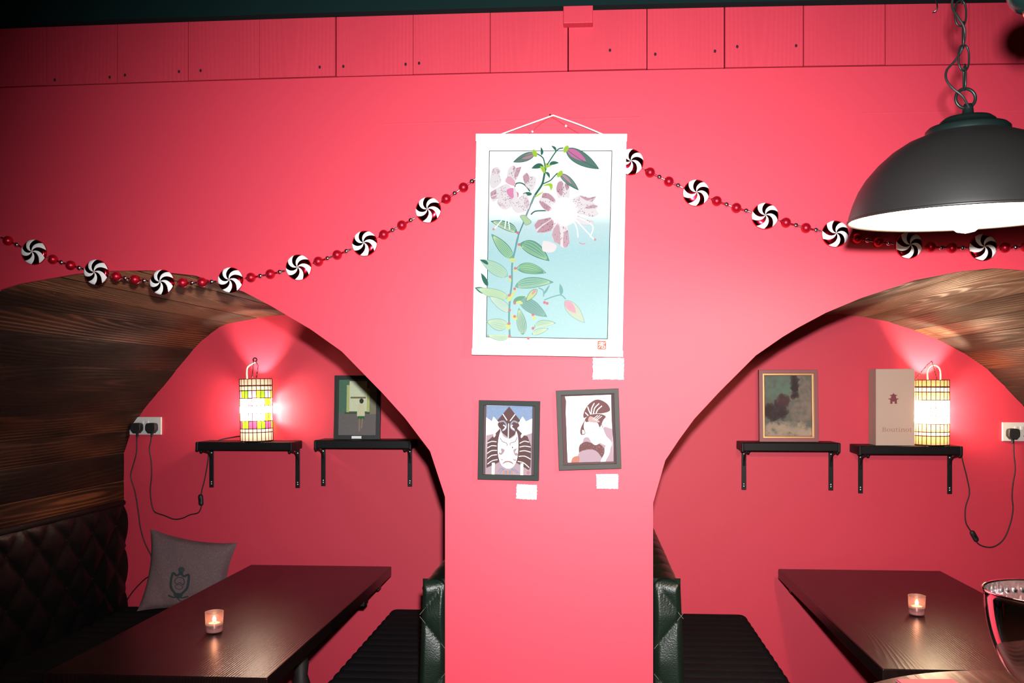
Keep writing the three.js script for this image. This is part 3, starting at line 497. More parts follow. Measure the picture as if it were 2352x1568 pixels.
  smooth(c, [201.2, 461.3, 222.4, 453.0, 246.3, 447.2, 259.8, 457.7], null, tl, 3, false); smooth(c, [198.3, 450.7, 196.7, 434.8, 184.6, 428.3], null, tl, 3, false); leaf(c, [198.2, 445.4, 215.1, 418.5], 0.1, 0.14, tl); leaf(c, [246.3, 447.2, 243.0, 415.3], 0.1, 0.3, tl);
  for (const a of [[126.6, 307.5], [117.0, 374.0], [102.8, 397.8], [116.1, 431.3], [101.7, 449.2], [117.2, 471.4], [103.1, 491.3], [102.6, 528.6], [117.5, 508.7], [169.4, 502.9], [201.2, 468.6], [208.7, 470.8], [170.1, 541.1], [104.8, 564.8], [157.4, 569.2], [122.1, 274.9]]) { c.fillStyle = rd; c.beginPath(); c.arc(a[0], a[1], 4, 0, 7); c.fill(); }
  // red seal
  const S = [364.0, 585.1]; c.save(); c.translate(S[0], S[1]); c.rotate(0.0); c.fillStyle = ink(235, 120, 100); c.beginPath(); c.roundRect(-12, -12, 24, 24, 3.5); c.fill(); c.strokeStyle = PAPER; c.lineWidth = 2;
  for (const a of [[-8, -6, -3, -8, 3, -7], [-9, 0, -2, -4, 5, -3, 9, -8], [-8, 8, -4, 2, 2, 0, 0, 8], [4, 2, 8, 3, 8, 8, 3, 8], [-3, -2, 0, -6, 4, -8]]) smooth(c, a, null, PAPER, 2, false); c.restore();
}
const ink3 = (r, g, b) => ink(r, g, b, 3.3);
function drawActor(c) {                                    // a scowling stage warrior before snowy peaks
  const br = ink3(108, 70, 74), wh = PAPER, lav = ink3(212, 188, 205), blue = ink3(150, 186, 236), ln = ink3(110, 110, 130);
  c.fillStyle = wh; c.fillRect(0, 0, 180, 230);
  poly(c, [19.1, 14.5, 151.8, 13.6, 152.2, 48.2, 134.2, 56.8, 124.2, 42.1, 112.9, 60.5, 53.5, 58.3, 40.1, 43.7, 35.4, 57.9, 19.6, 47.4], blue);
  const R = rng(8); for (let i = 0; i < 900; i++) { c.fillStyle = 'rgba(255,255,255,0.10)'; c.fillRect(20 + R() * 140, 14 + R() * 40, 1.2, 0.8); }
  for (const a of [[21.2, 48.2, 35.4, 57.9, 40.1, 44.1, 53.5, 58.3], [35.4, 57.9, 28.9, 69.5], [152.2, 47.4, 134.2, 56.8, 124.2, 42.5, 114.5, 57.2], [134.2, 56.8, 145.2, 73.1]]) poly(c, a, null, ln, 0.7);
  poly(c, [20.3, 99.4, 60.5, 89.5, 113.2, 88.5, 129.8, 97.3, 152.8, 89.4, 154.4, 211.4, 19.3, 210.7], lav);
  poly(c, [60.4, 78.0, 37.6, 103.2, 24.6, 114.9, 22.3, 192.5, 58.4, 175.3, 62.6, 124.1], br); poly(c, [108.1, 77.1, 128.2, 96.5, 138.9, 99.6, 150.8, 129.0, 149.1, 186.8, 144.3, 195.9, 107.8, 175.2, 110.4, 123.2], br);
  smooth(c, [40.9, 98.1, 44.9, 89.8, 47.4, 98.0, 42.6, 104.7], wh); smooth(c, [120.0, 98.3, 124.8, 91.6, 128.2, 96.5, 121.7, 104.8], wh);
  poly(c, [85.1, 15.7, 117.7, 55.5, 110.4, 63.8, 110.0, 90.2, 87.1, 107.2, 62.1, 87.8, 60.2, 64.8, 51.0, 56.7], br);
  smooth(c, [52.8, 66.6, 60.1, 58.2, 71.6, 58.0, 66.9, 77.9, 58.7, 78.0], br); smooth(c, [115.4, 68.7, 106.2, 57.3, 96.4, 59.2, 101.5, 77.2, 108.1, 77.1], br);
  for (const [a, q] of [[[58.5, 59.9, 70.0, 58.0, 77.5, 67.8, 75.2, 79.4, 67.0, 84.5], 1], [[108.7, 60.6, 98.0, 57.5, 90.7, 67.5, 92.5, 77.4, 101.6, 83.8], 1]]) smooth(c, a, null, ink3(176, 190, 220), 4.4, false);
  smooth(c, [70.1, 69.6, 76.0, 74.4, 70.3, 82.7], null, wh, 3, false); smooth(c, [94.8, 69.1, 92.4, 74.1, 99.9, 80.5], null, wh, 3, false);
  smooth(c, [55.1, 112.7, 62.1, 86.2, 70.6, 100.9, 87.1, 107.2, 101.8, 98.6, 106.6, 85.3, 112.6, 106.7, 112.4, 152.8, 104.6, 181.0, 91.5, 192.8, 76.7, 191.4, 63.4, 180.1, 54.7, 150.6], wh, ln, 0.6);
  for (const a of [[68.1, 38.3, 79.0, 54.5], [101.9, 38.4, 88.9, 56.0], [84.1, 65.2, 84.1, 105.6]]) poly(c, a, null, wh, 2.4);
  for (const a of [[23.9, 121.5, 36.2, 116.4, 49.3, 116.9], [24.9, 134.7, 36.3, 128.7, 49.8, 129.0], [24.2, 150.4, 36.5, 142.7, 51.3, 141.6], [25.6, 165.2, 36.7, 156.8, 51.5, 154.0], [25.8, 180.9, 38.5, 171.6, 53.3, 168.0], [117.8, 119.8, 130.0, 113.8, 143.3, 116.0], [117.9, 130.5, 131.9, 127.7, 148.4, 129.9], [118.1, 142.8, 132.1, 140.9, 148.6, 144.7], [115.5, 157.4, 132.3, 156.6, 148.8, 164.5], [113.0, 171.8, 129.2, 175.6, 145.0, 188.5]]) smooth(c, a, null, wh, 2, false);
  smooth(c, [60.7, 106.0, 67.5, 115.8, 79.1, 120.5, 80.8, 127.1], null, br, 2, false); smooth(c, [109.3, 103.4, 103.7, 115.1, 90.6, 120.3, 89.0, 126.1], null, br, 2, false);
  smooth(c, [66.0, 129.0, 70.9, 127.2, 76.7, 132.1, 74.3, 135.4, 67.7, 133.9], null, ln, 0.8); smooth(c, [90.7, 130.2, 96.4, 126.8, 103.9, 129.9, 96.5, 134.2], null, ln, 0.8); c.fillStyle = ink3(50, 50, 60); c.beginPath(); c.arc(96.5, 132.0, 1.8, 0, 7); c.fill();
  const sh = ink3(205, 180, 192);
  smooth(c, [63.6, 135.6, 74.4, 140.4, 66.3, 153.7, 58.0, 152.2, 58.0, 147.3, 64.6, 147.2], sh); smooth(c, [109.7, 134.7, 99.1, 139.9, 104.2, 154.6, 112.5, 154.5, 110.7, 147.9, 104.1, 146.4], sh); smooth(c, [59.9, 163.7, 68.1, 166.9, 71.4, 163.5, 68.2, 170.2], sh); smooth(c, [96.1, 163.0, 104.4, 166.2, 109.3, 162.8, 104.4, 171.1], sh);
  smooth(c, [77.8, 149.4, 72.9, 152.8, 75.5, 160.1, 81.2, 160.0, 84.6, 164.9, 89.5, 159.9, 94.4, 158.1, 95.1, 151.5, 91.0, 149.9], null, ln, 0.9, false);
  smooth(c, [69.1, 180.0, 74.8, 173.3, 84.7, 171.5, 94.6, 173.8, 99.9, 180.3, 94.6, 177.1, 84.7, 174.0, 74.9, 176.6], ink3(206, 140, 140), br, 0.8);
  for (const x of [42.1, 195.4, 124.5, 193.8].filter((v, i) => i % 2 === 0)) { c.save(); c.translate(x, 191); c.fillStyle = wh; c.fillRect(-4, -14, 8, 34); c.strokeStyle = br; c.lineWidth = 0.5; for (let i = 0; i < 7; i++) c.strokeRect(-3 + (i % 2) * 3, -13 + i * 4.6, 3, 4); c.restore(); }
  for (const a of [[57.1, 201.7, 63.5, 193.3, 71.8, 194.8], [62.1, 206.6, 66.9, 198.2, 73.5, 196.4], [116.4, 205.5, 106.4, 195.8, 94.9, 194.4], [111.5, 205.6, 101.5, 197.6, 94.9, 196.9]]) smooth(c, a, null, ink3(150, 170, 215), 2, false);
  for (let i = 0; i < 5; i++) { c.fillStyle = i % 2 ? ink3(150, 170, 215) : ink3(235, 170, 130); c.fillRect(72 + i * 5.4, 199, 4, 9); }
  c.strokeStyle = ink3(215, 80, 90); c.lineWidth = 1.4; c.strokeRect(140.3, 200.9, 5, 6);
}
function drawWoman(c) {                                    // a plain study of a woman with her hair up
  const br = ink3(132, 84, 92), wh = PAPER, lav = ink3(214, 190, 212);
  c.fillStyle = 'rgb(62,40,44)'; c.fillRect(0, 0, 180, 230);
  poly(c, [23.5, 16.6, 154.6, 16.5, 153.4, 84.1, 155.6, 150.2, 154.9, 205.5, 24.7, 204.7, 24.1, 161.8, 24.5, 112.3, 24.1, 62.8, 26.3, 29.9], wh);
  c.save(); c.beginPath(); const W = [23.5, 16.6, 154.6, 16.5, 154.9, 205.5, 24.7, 204.7]; c.moveTo(W[0], W[1]); for (let i = 2; i < 8; i += 2) c.lineTo(W[i], W[i + 1]); c.clip();
  smooth(c, [129.2, 111.3, 145.7, 110.3, 161.5, 127.4, 157.8, 216.3, 131.6, 212.0, 142.8, 179.4, 146.9, 159.8], lav);
  smooth(c, [69.1, 148.6, 72.0, 138.8, 80.4, 134.2, 101.6, 141.6, 133.8, 159.3, 126.6, 172.2, 64.5, 160.0], lav);
  smooth(c, [58.7, 179.6, 60.5, 156.6, 78.2, 147.3, 94.6, 151.2, 114.2, 153.6, 130.1, 169.1, 127.5, 192.1, 118.8, 203.3, 76.2, 196.7], br);
  const R = rng(4); for (let i = 0; i < 60; i++) { c.fillStyle = ink3(236, 190, 170); c.fillRect(64 + R() * 66, 150 + R() * 34, 1, 1.6); }
  smooth(c, [54.3, 207.5, 57.1, 179.5, 77.3, 170.4, 100.3, 171.2, 116.2, 185.0, 123.4, 210.1], lav); smooth(c, [35.4, 206.8, 37.6, 193.6, 46.9, 187.4, 58.3, 189.5, 54.3, 207.5], ink3(230, 150, 130));
  smooth(c, [88.8, 131.2, 123.6, 125.9, 150.7, 150.0, 146.7, 166.4, 133.8, 159.3, 117.7, 150.5], wh); smooth(c, [133.6, 162.6, 146.9, 159.8, 142.6, 186.0, 123.4, 210.1, 118.8, 203.3, 129.5, 182.2], wh);
  smooth(c, [76.1, 79.6, 75.1, 64.7, 87.5, 43.7, 106.2, 30.4, 122.7, 29.4, 142.0, 40.8, 150.5, 56.0, 146.0, 64.1, 126.1, 68.3, 98.0, 68.9], br);
  for (const a of [[105.8, 39.5, 98.7, 52.4, 96.4, 68.8], [119.0, 40.8, 106.9, 52.7, 102.9, 69.0], [126.9, 47.7, 114.9, 58.0, 109.5, 69.3], [87.3, 48.7, 90.2, 58.7, 94.7, 68.7], [80.0, 64.9, 86.3, 71.7, 87.9, 75.1]]) smooth(c, a, null, wh, 2.6, false);
  smooth(c, [79.3, 81.4, 94.6, 70.4, 121.0, 69.7, 137.2, 76.9, 130.2, 88.2, 119.5, 107.6, 113.4, 95.8, 95.5, 90.2, 80.6, 91.3], br); smooth(c, [87.3, 88.3, 94.4, 75.3, 120.2, 91.1, 103.6, 93.8], ink3(230, 200, 196));
  for (const a of [[100.7, 83.8, 114.3, 73.6], [105.5, 86.5, 120.9, 73.8], [110.4, 87.5, 125.7, 76.5]]) poly(c, a, null, wh, 1.6);
  smooth(c, [79.3, 83.0, 66.9, 104.0, 63.2, 120.4, 67.5, 127.9, 78.4, 123.4, 74.1, 107.6, 75.5, 94.4], br); poly(c, [69.0, 113.1, 73.9, 114.2, 76.8, 123.3, 69.3, 125.5], wh);
  smooth(c, [77.1, 96.1, 90.4, 92.5, 110.0, 97.4, 117.6, 112.5, 123.4, 132.5, 117.7, 150.5, 105.8, 157.4, 94.6, 149.6, 85.5, 131.1, 77.0, 117.6], wh);
  smooth(c, [91.3, 110.7, 94.8, 105.0, 98.2, 104.3], null, br, 0.9, false); smooth(c, [97.4, 121.6, 100.8, 119.8], null, br, 1.3, false); smooth(c, [84.9, 126.1, 86.7, 125.9], null, br, 1, false); smooth(c, [101.3, 146.5, 104.0, 145.6, 102.6, 148.2], ink3(210, 120, 130));
  smooth(c, [122.7, 127.5, 131.3, 139.4, 139.1, 151.3, 147.8, 158.2], null, br, 0.9, false); smooth(c, [130.6, 76.7, 138.7, 81.9, 144.2, 88.7], null, br, 1.4, false); smooth(c, [124.7, 99.6, 127.7, 107.9], null, br, 2, false);
  c.restore();
}
function sheet(w, h, t, tex, mat = {}) { return [at(new THREE.BoxGeometry(w, h, t), 0, h / 2, t / 2), std({ map: tex, roughness: 0.85, ...mat })]; }
// the lily hanging: paper between two white rails, on a white string
{
  const o = thing('hanging_poster', 'tall white hanging print of pink lilies on pale blue, above the framed prints', 'poster', [-0.1195, 1.6299, 0.033]);
  o.rotation.z = -0.0185;
  part('paper', ...sheet(0.419, 0.616, 0.0008, canvasTex(422, 616, 2.6, drawLilies)), o);
  for (const [y, h] of [[0.598, 0.021], [0, 0.018]]) { part('hanger_rail', at(box(0.4225, h, 0.006, 0.0012), 0, y + h / 2 - 0.0015, 0.0012), M.white, o); }
  const apex = [0.004, 0.676, -0.02], r = 0.0021;
  part('string', merge([tube([[-0.147, 0.614, 0.001], [-0.07, 0.646, -0.01], apex], r, 24, 8), tube([apex, [0.08, 0.646, -0.01], [0.155, 0.612, 0.001]], r, 24, 8)]), M.string, o);
}
{
  const o = thing('nail', 'small dark nail holding the poster string', 'nail', [-0.1116, 2.3051, 0]);
  part('shank', new THREE.CylinderGeometry(0.0018, 0.0018, 0.022, 8).rotateX(Math.PI / 2).translate(0, 0, 0.009), M.iron, o);
  part('head', new THREE.CylinderGeometry(0.0024, 0.0022, 0.0018, 12).rotateX(Math.PI / 2).translate(0, 0, 0.02), M.iron, o);
}
// two small deep-framed prints
function framed(name, label, W, H, pos, rot, face, o = {}) {
  const g = thing(name, label, 'picture', pos); g.rotation.z = rot; if (o.lean) g.rotation.x = o.lean;
  const b = o.border ?? 0.014, d = o.depth ?? 0.018;
  const ring = (w, h, bw, z0, z1, y0, bev = 0.0012) => { const s = new THREE.Shape(); s.moveTo(-w / 2, y0); s.lineTo(w / 2, y0); s.lineTo(w / 2, y0 + h); s.lineTo(-w / 2, y0 + h); s.closePath(); const k = new THREE.Path(); k.moveTo(-w / 2 + bw, y0 + bw); k.lineTo(-w / 2 + bw, y0 + h - bw); k.lineTo(w / 2 - bw, y0 + h - bw); k.lineTo(w / 2 - bw, y0 + bw); k.closePath(); s.holes.push(k); return metricUV(new THREE.ExtrudeGeometry(s, { depth: z1 - z0 - 2 * bev, bevelEnabled: true, bevelThickness: bev, bevelSize: bev, bevelOffset: -bev, bevelSegments: 2 }).translate(0, 0, z0 + bev)); };
  part('frame', ring(W, H, b, 0, d, 0), o.mat ?? M.blackFrame, g);
  if (o.inner) part('inner_moulding', ring(W - 2 * b + 0.004, H - 2 * b + 0.004, 0.012, 0.004, d - 0.003, b - 0.002, 0.003), o.inner, g);
  const iw = W - 2 * b + 0.004, ih = H - 2 * b + 0.004;
  part('backing', at(new THREE.BoxGeometry(iw, ih, 0.003), 0, H / 2, 0.0035), M.mount, g);
  part('print', at(new THREE.BoxGeometry(iw - 0.002, ih - 0.002, 0.0008), 0, H / 2, 0.0058), std({ map: face(iw * 1000, ih * 1000, (W - iw) / 2 * 1000), roughness: 0.8 }), g);
  return g;
}
const cropOf = (draw) => (w, h, m) => canvasTex(w, h, 5, (c) => { c.translate(-m, -m); draw(c); });
framed('framed_print', 'black framed print of a scowling stage warrior, left below the lily poster', 0.1727, 0.2234, [-0.2301, 1.2799, 0.001], -0.0165, cropOf((c) => { drawActor(c); c.fillStyle = 'rgb(62,46,50)'; c.fillRect(0, 0, 19.5, 230); c.fillRect(151.8, 0, 40, 230); }));
framed('framed_print', 'grey framed print of a woman with piled hair, right of the two small prints', 0.1754, 0.2244, [0.0006, 1.3108, 0.001], 0.036, cropOf(drawWoman), { mat: std({ color: rgb(0.022, 0.025, 0.023), roughness: 0.7, bumpMap: hide, bumpScale: 0.0001 }) });
// torn paper price cards with faint handwriting
function card(label, w, h, pos, rot, seed, strength) {
  const R = rng(seed), s = new THREE.Shape(), n = 18, P = [];
  const edge = (x0, y0, x1, y1, j) => { for (let i = 0; i < n; i++) { const t = i / n; P.push([x0 + (x1 - x0) * t + (R() - 0.5) * j * (y1 !== y0), y0 + (y1 - y0) * t + (R() - 0.5) * j * (x1 !== x0)]); } };
  edge(-w / 2, 0, w / 2, 0, 0.0022); edge(w / 2, 0, w / 2, h, 0.0026); edge(w / 2, h, -w / 2, h, 0.0012); edge(-w / 2, h, -w / 2, 0, 0.0026);
  P.forEach(([x, y], i) => (i ? s.lineTo(x, y) : s.moveTo(x, y))); s.closePath();
  const g = new THREE.ExtrudeGeometry(s, { depth: 0.0006, bevelEnabled: false }), p = g.attributes.position, uv = g.attributes.uv;
  for (let i = 0; i < p.count; i++) uv.setXY(i, (p.getX(i) + w / 2) / w, p.getY(i) / h);
  const tex = canvasTex(w * 1000, h * 1000, 9, (c) => {
    const W = w * 1000, H = h * 1000; c.fillStyle = PAPER; c.fillRect(-1, -1, W + 2, H + 2); c.strokeStyle = `rgba(58,38,58,${strength})`; c.lineWidth = 0.4;
    c.globalAlpha = 0.6; c.strokeRect(W * 0.08, H * 0.09, W * 0.84, H * 0.82); c.globalAlpha = 1; c.lineWidth = 0.75;
    const line = (x0, x1, y, size) => { for (let x = x0; x < x1; x += size * (0.62 + 0.5 * R())) { if (R() < 0.14) continue; c.beginPath(); c.moveTo(x, y - R() * size); c.quadraticCurveTo(x + size * 0.5 * R(), y - size * R(), x + size * 0.2, y); c.quadraticCurveTo(x + size * 0.4, y + size * 0.2 * R(), x + size * 0.5, y - size * 0.6 * R()); c.stroke(); } };
    line(W * 0.36, W * 0.68, H * 0.26, H * 0.09); line(W * 0.14, W * 0.88, H * 0.5, H * 0.075); line(W * 0.26, W * 0.74, H * 0.64, H * 0.075); line(W * 0.54, W * 0.9, H * 0.87, H * 0.08);
  });
  const m = part(numbered('price_card'), g, std({ map: tex, roughness: 0.9 }), scene); m.position.set(...pos); m.rotation.z = rot;
  return tag(m, label, 'card');
}
card('torn white card under the bottom right corner of the lily poster', 0.0865, 0.0605, [0.0514, 1.5633, 0.001], -0.012, 3, 0.6);
card('small white price card under the warrior print', 0.0575, 0.041, [-0.1796, 1.2246, 0.001], -0.04, 5, 1);
card('small white price card under the print of the woman', 0.0605, 0.041, [0.0489, 1.2557, 0.001], 0.008, 9, 0.9);
// pictures on the shelves
framed('framed_picture', 'black framed picture of a pale window with a standing figure, leaning on a shelf', 0.213, 0.291, [-1.0564, 1.3045, -1.447], 0.0, (w, h) => canvasTex(w, h, 3, (c) => {
  const k = 1.0, I = (r, g, b) => ink(r, g, b, k); c.fillStyle = I(96, 104, 92); c.fillRect(0, 0, w, h);
  const R = rng(12); const f = c.createLinearGradient(0, 0, w, 0); c.fillStyle = I(74, 110, 88); c.fillRect(0, 0, w * 0.27, h * 0.6); c.fillStyle = I(126, 122, 100); c.fillRect(w * 0.8, 0, w * 0.2, h * 0.62); c.fillStyle = I(104, 98, 96); c.fillRect(0, h * 0.62, w, h * 0.4);
  c.fillStyle = I(205, 214, 178); c.fillRect(w * 0.28, h * 0.03, w * 0.46, h * 0.54); c.fillStyle = I(120, 104, 80); c.fillRect(w * 0.31, h * 0.31, w * 0.4, h * 0.03); c.fillStyle = I(178, 188, 120); c.fillRect(w * 0.21, h * 0.1, w * 0.07, h * 0.5); c.fillRect(w * 0.74, h * 0.16, w * 0.07, h * 0.42);
  c.fillStyle = I(60, 78, 52); c.fillRect(w * 0.16, h * 0.585, w * 0.66, h * 0.03);
  smooth(c, [w * 0.5, h * 0.5, w * 0.53, h * 0.44, w * 0.62, h * 0.43, w * 0.67, h * 0.5, w * 0.68, h * 0.66, w * 0.5, h * 0.66], I(206, 206, 168)); c.fillStyle = I(40, 48, 40); c.beginPath(); c.ellipse(w * 0.6, h * 0.385, w * 0.055, h * 0.045, 0, 0, 7); c.fill();
  c.fillStyle = I(48, 100, 56); c.fillRect(w * 0.51, h * 0.655, w * 0.17, h * 0.06); c.strokeStyle = I(138, 118, 104); c.lineWidth = w * 0.04; c.beginPath(); c.moveTo(w * 0.55, h * 0.71); c.lineTo(w * 0.555, h * 0.92); c.moveTo(w * 0.63, h * 0.71); c.lineTo(w * 0.61, h * 0.86); c.stroke();
  for (let i = 0; i < 2500; i++) { c.fillStyle = R() > 0.5 ? 'rgba(255,255,230,0.05)' : 'rgba(0,0,0,0.06)'; c.fillRect(R() * w, R() * h, 2, 2); }
}), { border: 0.019, mat: std({ color: rgb(0.012, 0.014, 0.014), roughness: 0.5 }), lean: -0.06, depth: 0.016 });
{
  const p = scene.children.at(-1); part('name_plate', at(box(0.045, 0.012, 0.002, 0.0006), 0, 0.0095, 0.0168), M.white, p);
}
framed('framed_picture', 'gilt framed dim painting in grey green and brown, leaning on a shelf', 0.256, 0.318, [0.8741, 1.3005, -1.45], 0.0, (w, h) => canvasTex(w, h, 3, (c) => {
  const k = 1.0, I = (r, g, b) => ink(r, g, b, k), R = rng(19); c.fillStyle = I(92, 92, 82); c.fillRect(0, 0, w, h);
  const blob = (x, y, rx, ry, col, n) => { for (let i = 0; i < n; i++) { const a = R() * 7, q = Math.sqrt(R()); c.fillStyle = col; c.beginPath(); c.ellipse((x + Math.cos(a) * rx * q) * w, (y + Math.sin(a) * ry * q) * h, 5 + 6 * R(), 9 + 10 * R(), R() * 3, 0, 7); c.fill(); } };
  blob(0.3, 0.2, 0.3, 0.2, 'rgba(90,112,98,0.25)', 160); blob(0.75, 0.4, 0.22, 0.4, 'rgba(128,110,98,0.25)', 160); blob(0.63, 0.2, 0.05, 0.2, 'rgba(46,34,34,0.35)', 60); blob(0.25, 0.58, 0.22, 0.13, 'rgba(48,34,38,0.35)', 120); blob(0.4, 0.42, 0.1, 0.08, 'rgba(70,42,46,0.35)', 40); blob(0.5, 0.88, 0.5, 0.13, 'rgba(160,140,122,0.3)', 200);
}), { border: 0.016, mat: M.giltDark, inner: M.gilt, lean: -0.05, depth: 0.024 });
// gift box
{
  const o = thing('gift_box', 'tall cream cardboard box with a small pagoda emblem, beside the clear lamp', 'box', [1.3254, 1.2885, -1.462]);
  const W = 0.165, H = 0.333, D = 0.1;
  part('carton', at(box(W, H, D, 0.002), 0, H / 2, 0), std({ color: rgb(0.50, 0.37, 0.30), roughness: 0.7 }), o);
  const face = canvasTex(W * 1000 - 10, H * 1000 - 10, 4, (c) => {
    c.fillStyle = 'rgb(188,163,147)'; c.fillRect(0, 0, 200, 400); const e = 'rgb(120,52,58)'; c.save(); c.translate(70, 124); c.scale(0.93, 0.93); c.fillStyle = e;
    poly(c, [0, -26, 5, -19, 18, -16, 10, -11, 13, -1, 26, 0, 15, 6, 15, 22, 18, 24, 5, 24, 5, 14, -5, 14, -5, 24, -18, 24, -15, 22, -15, 6, -26, 0, -13, -1, -10, -11, -18, -16, -5, -19], e); c.restore();
    c.fillStyle = 'rgb(160,112,104)'; c.font = '25px serif'; c.textAlign = 'center'; c.textBaseline = 'alphabetic'; c.save(); c.translate(84, 268); c.scale(1.25, 1); c.fillText('Boutinot', 0, 0); c.restore();
  });
  part('front_panel', at(new THREE.BoxGeometry(W - 0.01, H - 0.01, 0.0012), 0, H / 2, D / 2 + 0.0004), std({ map: face, roughness: 0.65 }), o);
}

// ================================================================ SOCKETS, PLUGS AND CORDS
function socket(label, x0, x1, y0, y1) {
  const o = thing('wall_socket', label, 'socket', [(x0 + x1) / 2, y0, BACK]); const w = x1 - x0, h = y1 - y0;
  part('plate', at(box(w, h, 0.011, 0.003, 3), 0, h / 2, 0.0056), M.plastic, o);
  for (const s of [-1, 1]) {
    part('rocker_switch', at(box(0.011, 0.017, 0.004, 0.0015), s * 0.012, h * 0.68, 0.0125), M.plastic, o);
    for (const [dx, dy, ww, hh] of [[0, 0.006, 0.005, 0.010], [-0.011, -0.012, 0.008, 0.005], [0.011, -0.012, 0.008, 0.005]]) part('pin_slot', at(box(ww, hh, 0.0012, 0.0004), s * 0.037 + dx, h * 0.42 + dy, 0.0112), M.rubber, o);
  }
  return o;
}
const plugShape = (() => { const s = new THREE.Shape(); s.moveTo(-0.012, -0.026); s.lineTo(0.012, -0.026); s.lineTo(0.024, -0.012); s.quadraticCurveTo(0.027, 0.012, 0.02, 0.02); s.quadraticCurveTo(0, 0.026, -0.02, 0.02); s.quadraticCurveTo(-0.027, 0.012, -0.024, -0.012); s.closePath(); return new THREE.ExtrudeGeometry(s, { depth: 0.024, bevelEnabled: true, bevelThickness: 0.004, bevelSize: 0.004, bevelOffset: -0.004, bevelSegments: 3 }); })();
socket('white double wall socket with two black plugs, in the left alcove', -2.1697, -2.0153, 1.318, 1.402);
socket('white double wall socket with one black plug, in the right alcove', 1.8307, 1.9676, 1.302, 1.386);
function cord(label, runs, plugAt, sw, r = 0.0028) {
  const o = thing('power_cord', label, 'cable');
  runs.forEach((run) => part('cable', tube(run, r, run.length * 10, 7), M.rubber, o));
  if (plugAt) { const p = part('plug', plugShape, M.rubber, o); p.position.set(plugAt[0], plugAt[1], BACK + 0.015); part('strain_relief', new THREE.CylinderGeometry(0.007, 0.005, 0.02, 10).translate(0, -0.034, 0.008), M.rubber, p); }
  if (sw) { const b = part('inline_switch', new THREE.CapsuleGeometry(0.012, 0.032, 6, 12).scale(1, 1, 0.75), M.rubber, o); b.position.set(...sw[0]); b.rotation.z = sw[1]; part('slider', at(box(0.009, 0.014, 0.004, 0.001), 0, 0, 0.0095), M.iron, b); }
  return o;
}
cord('black cord hanging from the left plug and passing behind the cushion', [[[-2.133, 1.3224, -1.5248], [-2.1351, 1.2321, -1.5248], [-2.152, 1.1704, -1.5248], [-2.1626, 1.1252, -1.5248], [-2.1415, 1.0473, -1.5248], [-2.1245, 0.9448, -1.5248], [-2.1161, 0.8833, -1.5248], [-2.095, 0.8117, -1.5248], [-2.0612, 0.7444, -1.5248], [-2.0359, 0.6791, -1.5248], [-2.095, 0.6373, -1.5248], [-2.152, 0.5791, -1.5248], [-2.1923, 0.521, -1.5248]]], [-2.1251, 1.352]);
cord('black cord with inline switch looping from the right-hand plug, left alcove', [[[-2.0612, 1.3226, -1.5248], [-2.0654, 1.2837, -1.5248], [-2.0717, 1.259, -1.5248], [-2.0633, 1.1914, -1.5248], [-2.0612, 1.1299, -1.5248], [-2.0675, 1.0478, -1.5248], [-2.0569, 0.9761, -1.5248], [-2.0464, 0.9557, -1.5248], [-1.9979, 0.9377, -1.5248], [-1.9516, 0.9217, -1.5248], [-1.9138, 0.9262, -1.5248], [-1.876, 0.9429, -1.5248], [-1.8361, 0.9534, -1.5248], [-1.8214, 0.9801, -1.5248], [-1.8214, 1.0414, -1.5248], [-1.8047, 1.111, -1.5248], [-1.79, 1.1928, -1.5248], [-1.7858, 1.2337, -1.5248], [-1.7531, 1.2658, -1.4748], [-1.72, 1.2941, -1.4748], [-1.6459, 1.3114, -1.4948], [-1.6005, 1.3172, -1.4648]]], [-2.0535, 1.352], [[[-1.8235, 1.0128, -1.5248]][0], 0.08]);
cord('black cord looping from the right alcove socket up to the clear lamp', [[[1.877, 1.3274, -1.5248], [1.8789, 1.2501, -1.5248], [1.8845, 1.1729, -1.5248], [1.8752, 1.1148, -1.5248], [1.8714, 1.0568, -1.5248], [1.8752, 0.9989, -1.5248], [1.862, 0.9311, -1.5248], [1.832, 0.8631, -1.5248], [1.7869, 0.8317, -1.5248], [1.7455, 0.8351, -1.5248], [1.7229, 0.8484, -1.5248], [1.6909, 0.9043, -1.5248], [1.6721, 0.939, -1.5248], [1.6702, 1.0068, -1.5248], [1.6871, 1.069, -1.5248], [1.6777, 1.1329, -1.5248], [1.6588, 1.2103, -1.5248], [1.6513, 1.253, -1.5248]]], [1.8682, 1.337], [[[1.7079, 0.8793, -1.5248]][0], 0.5]);

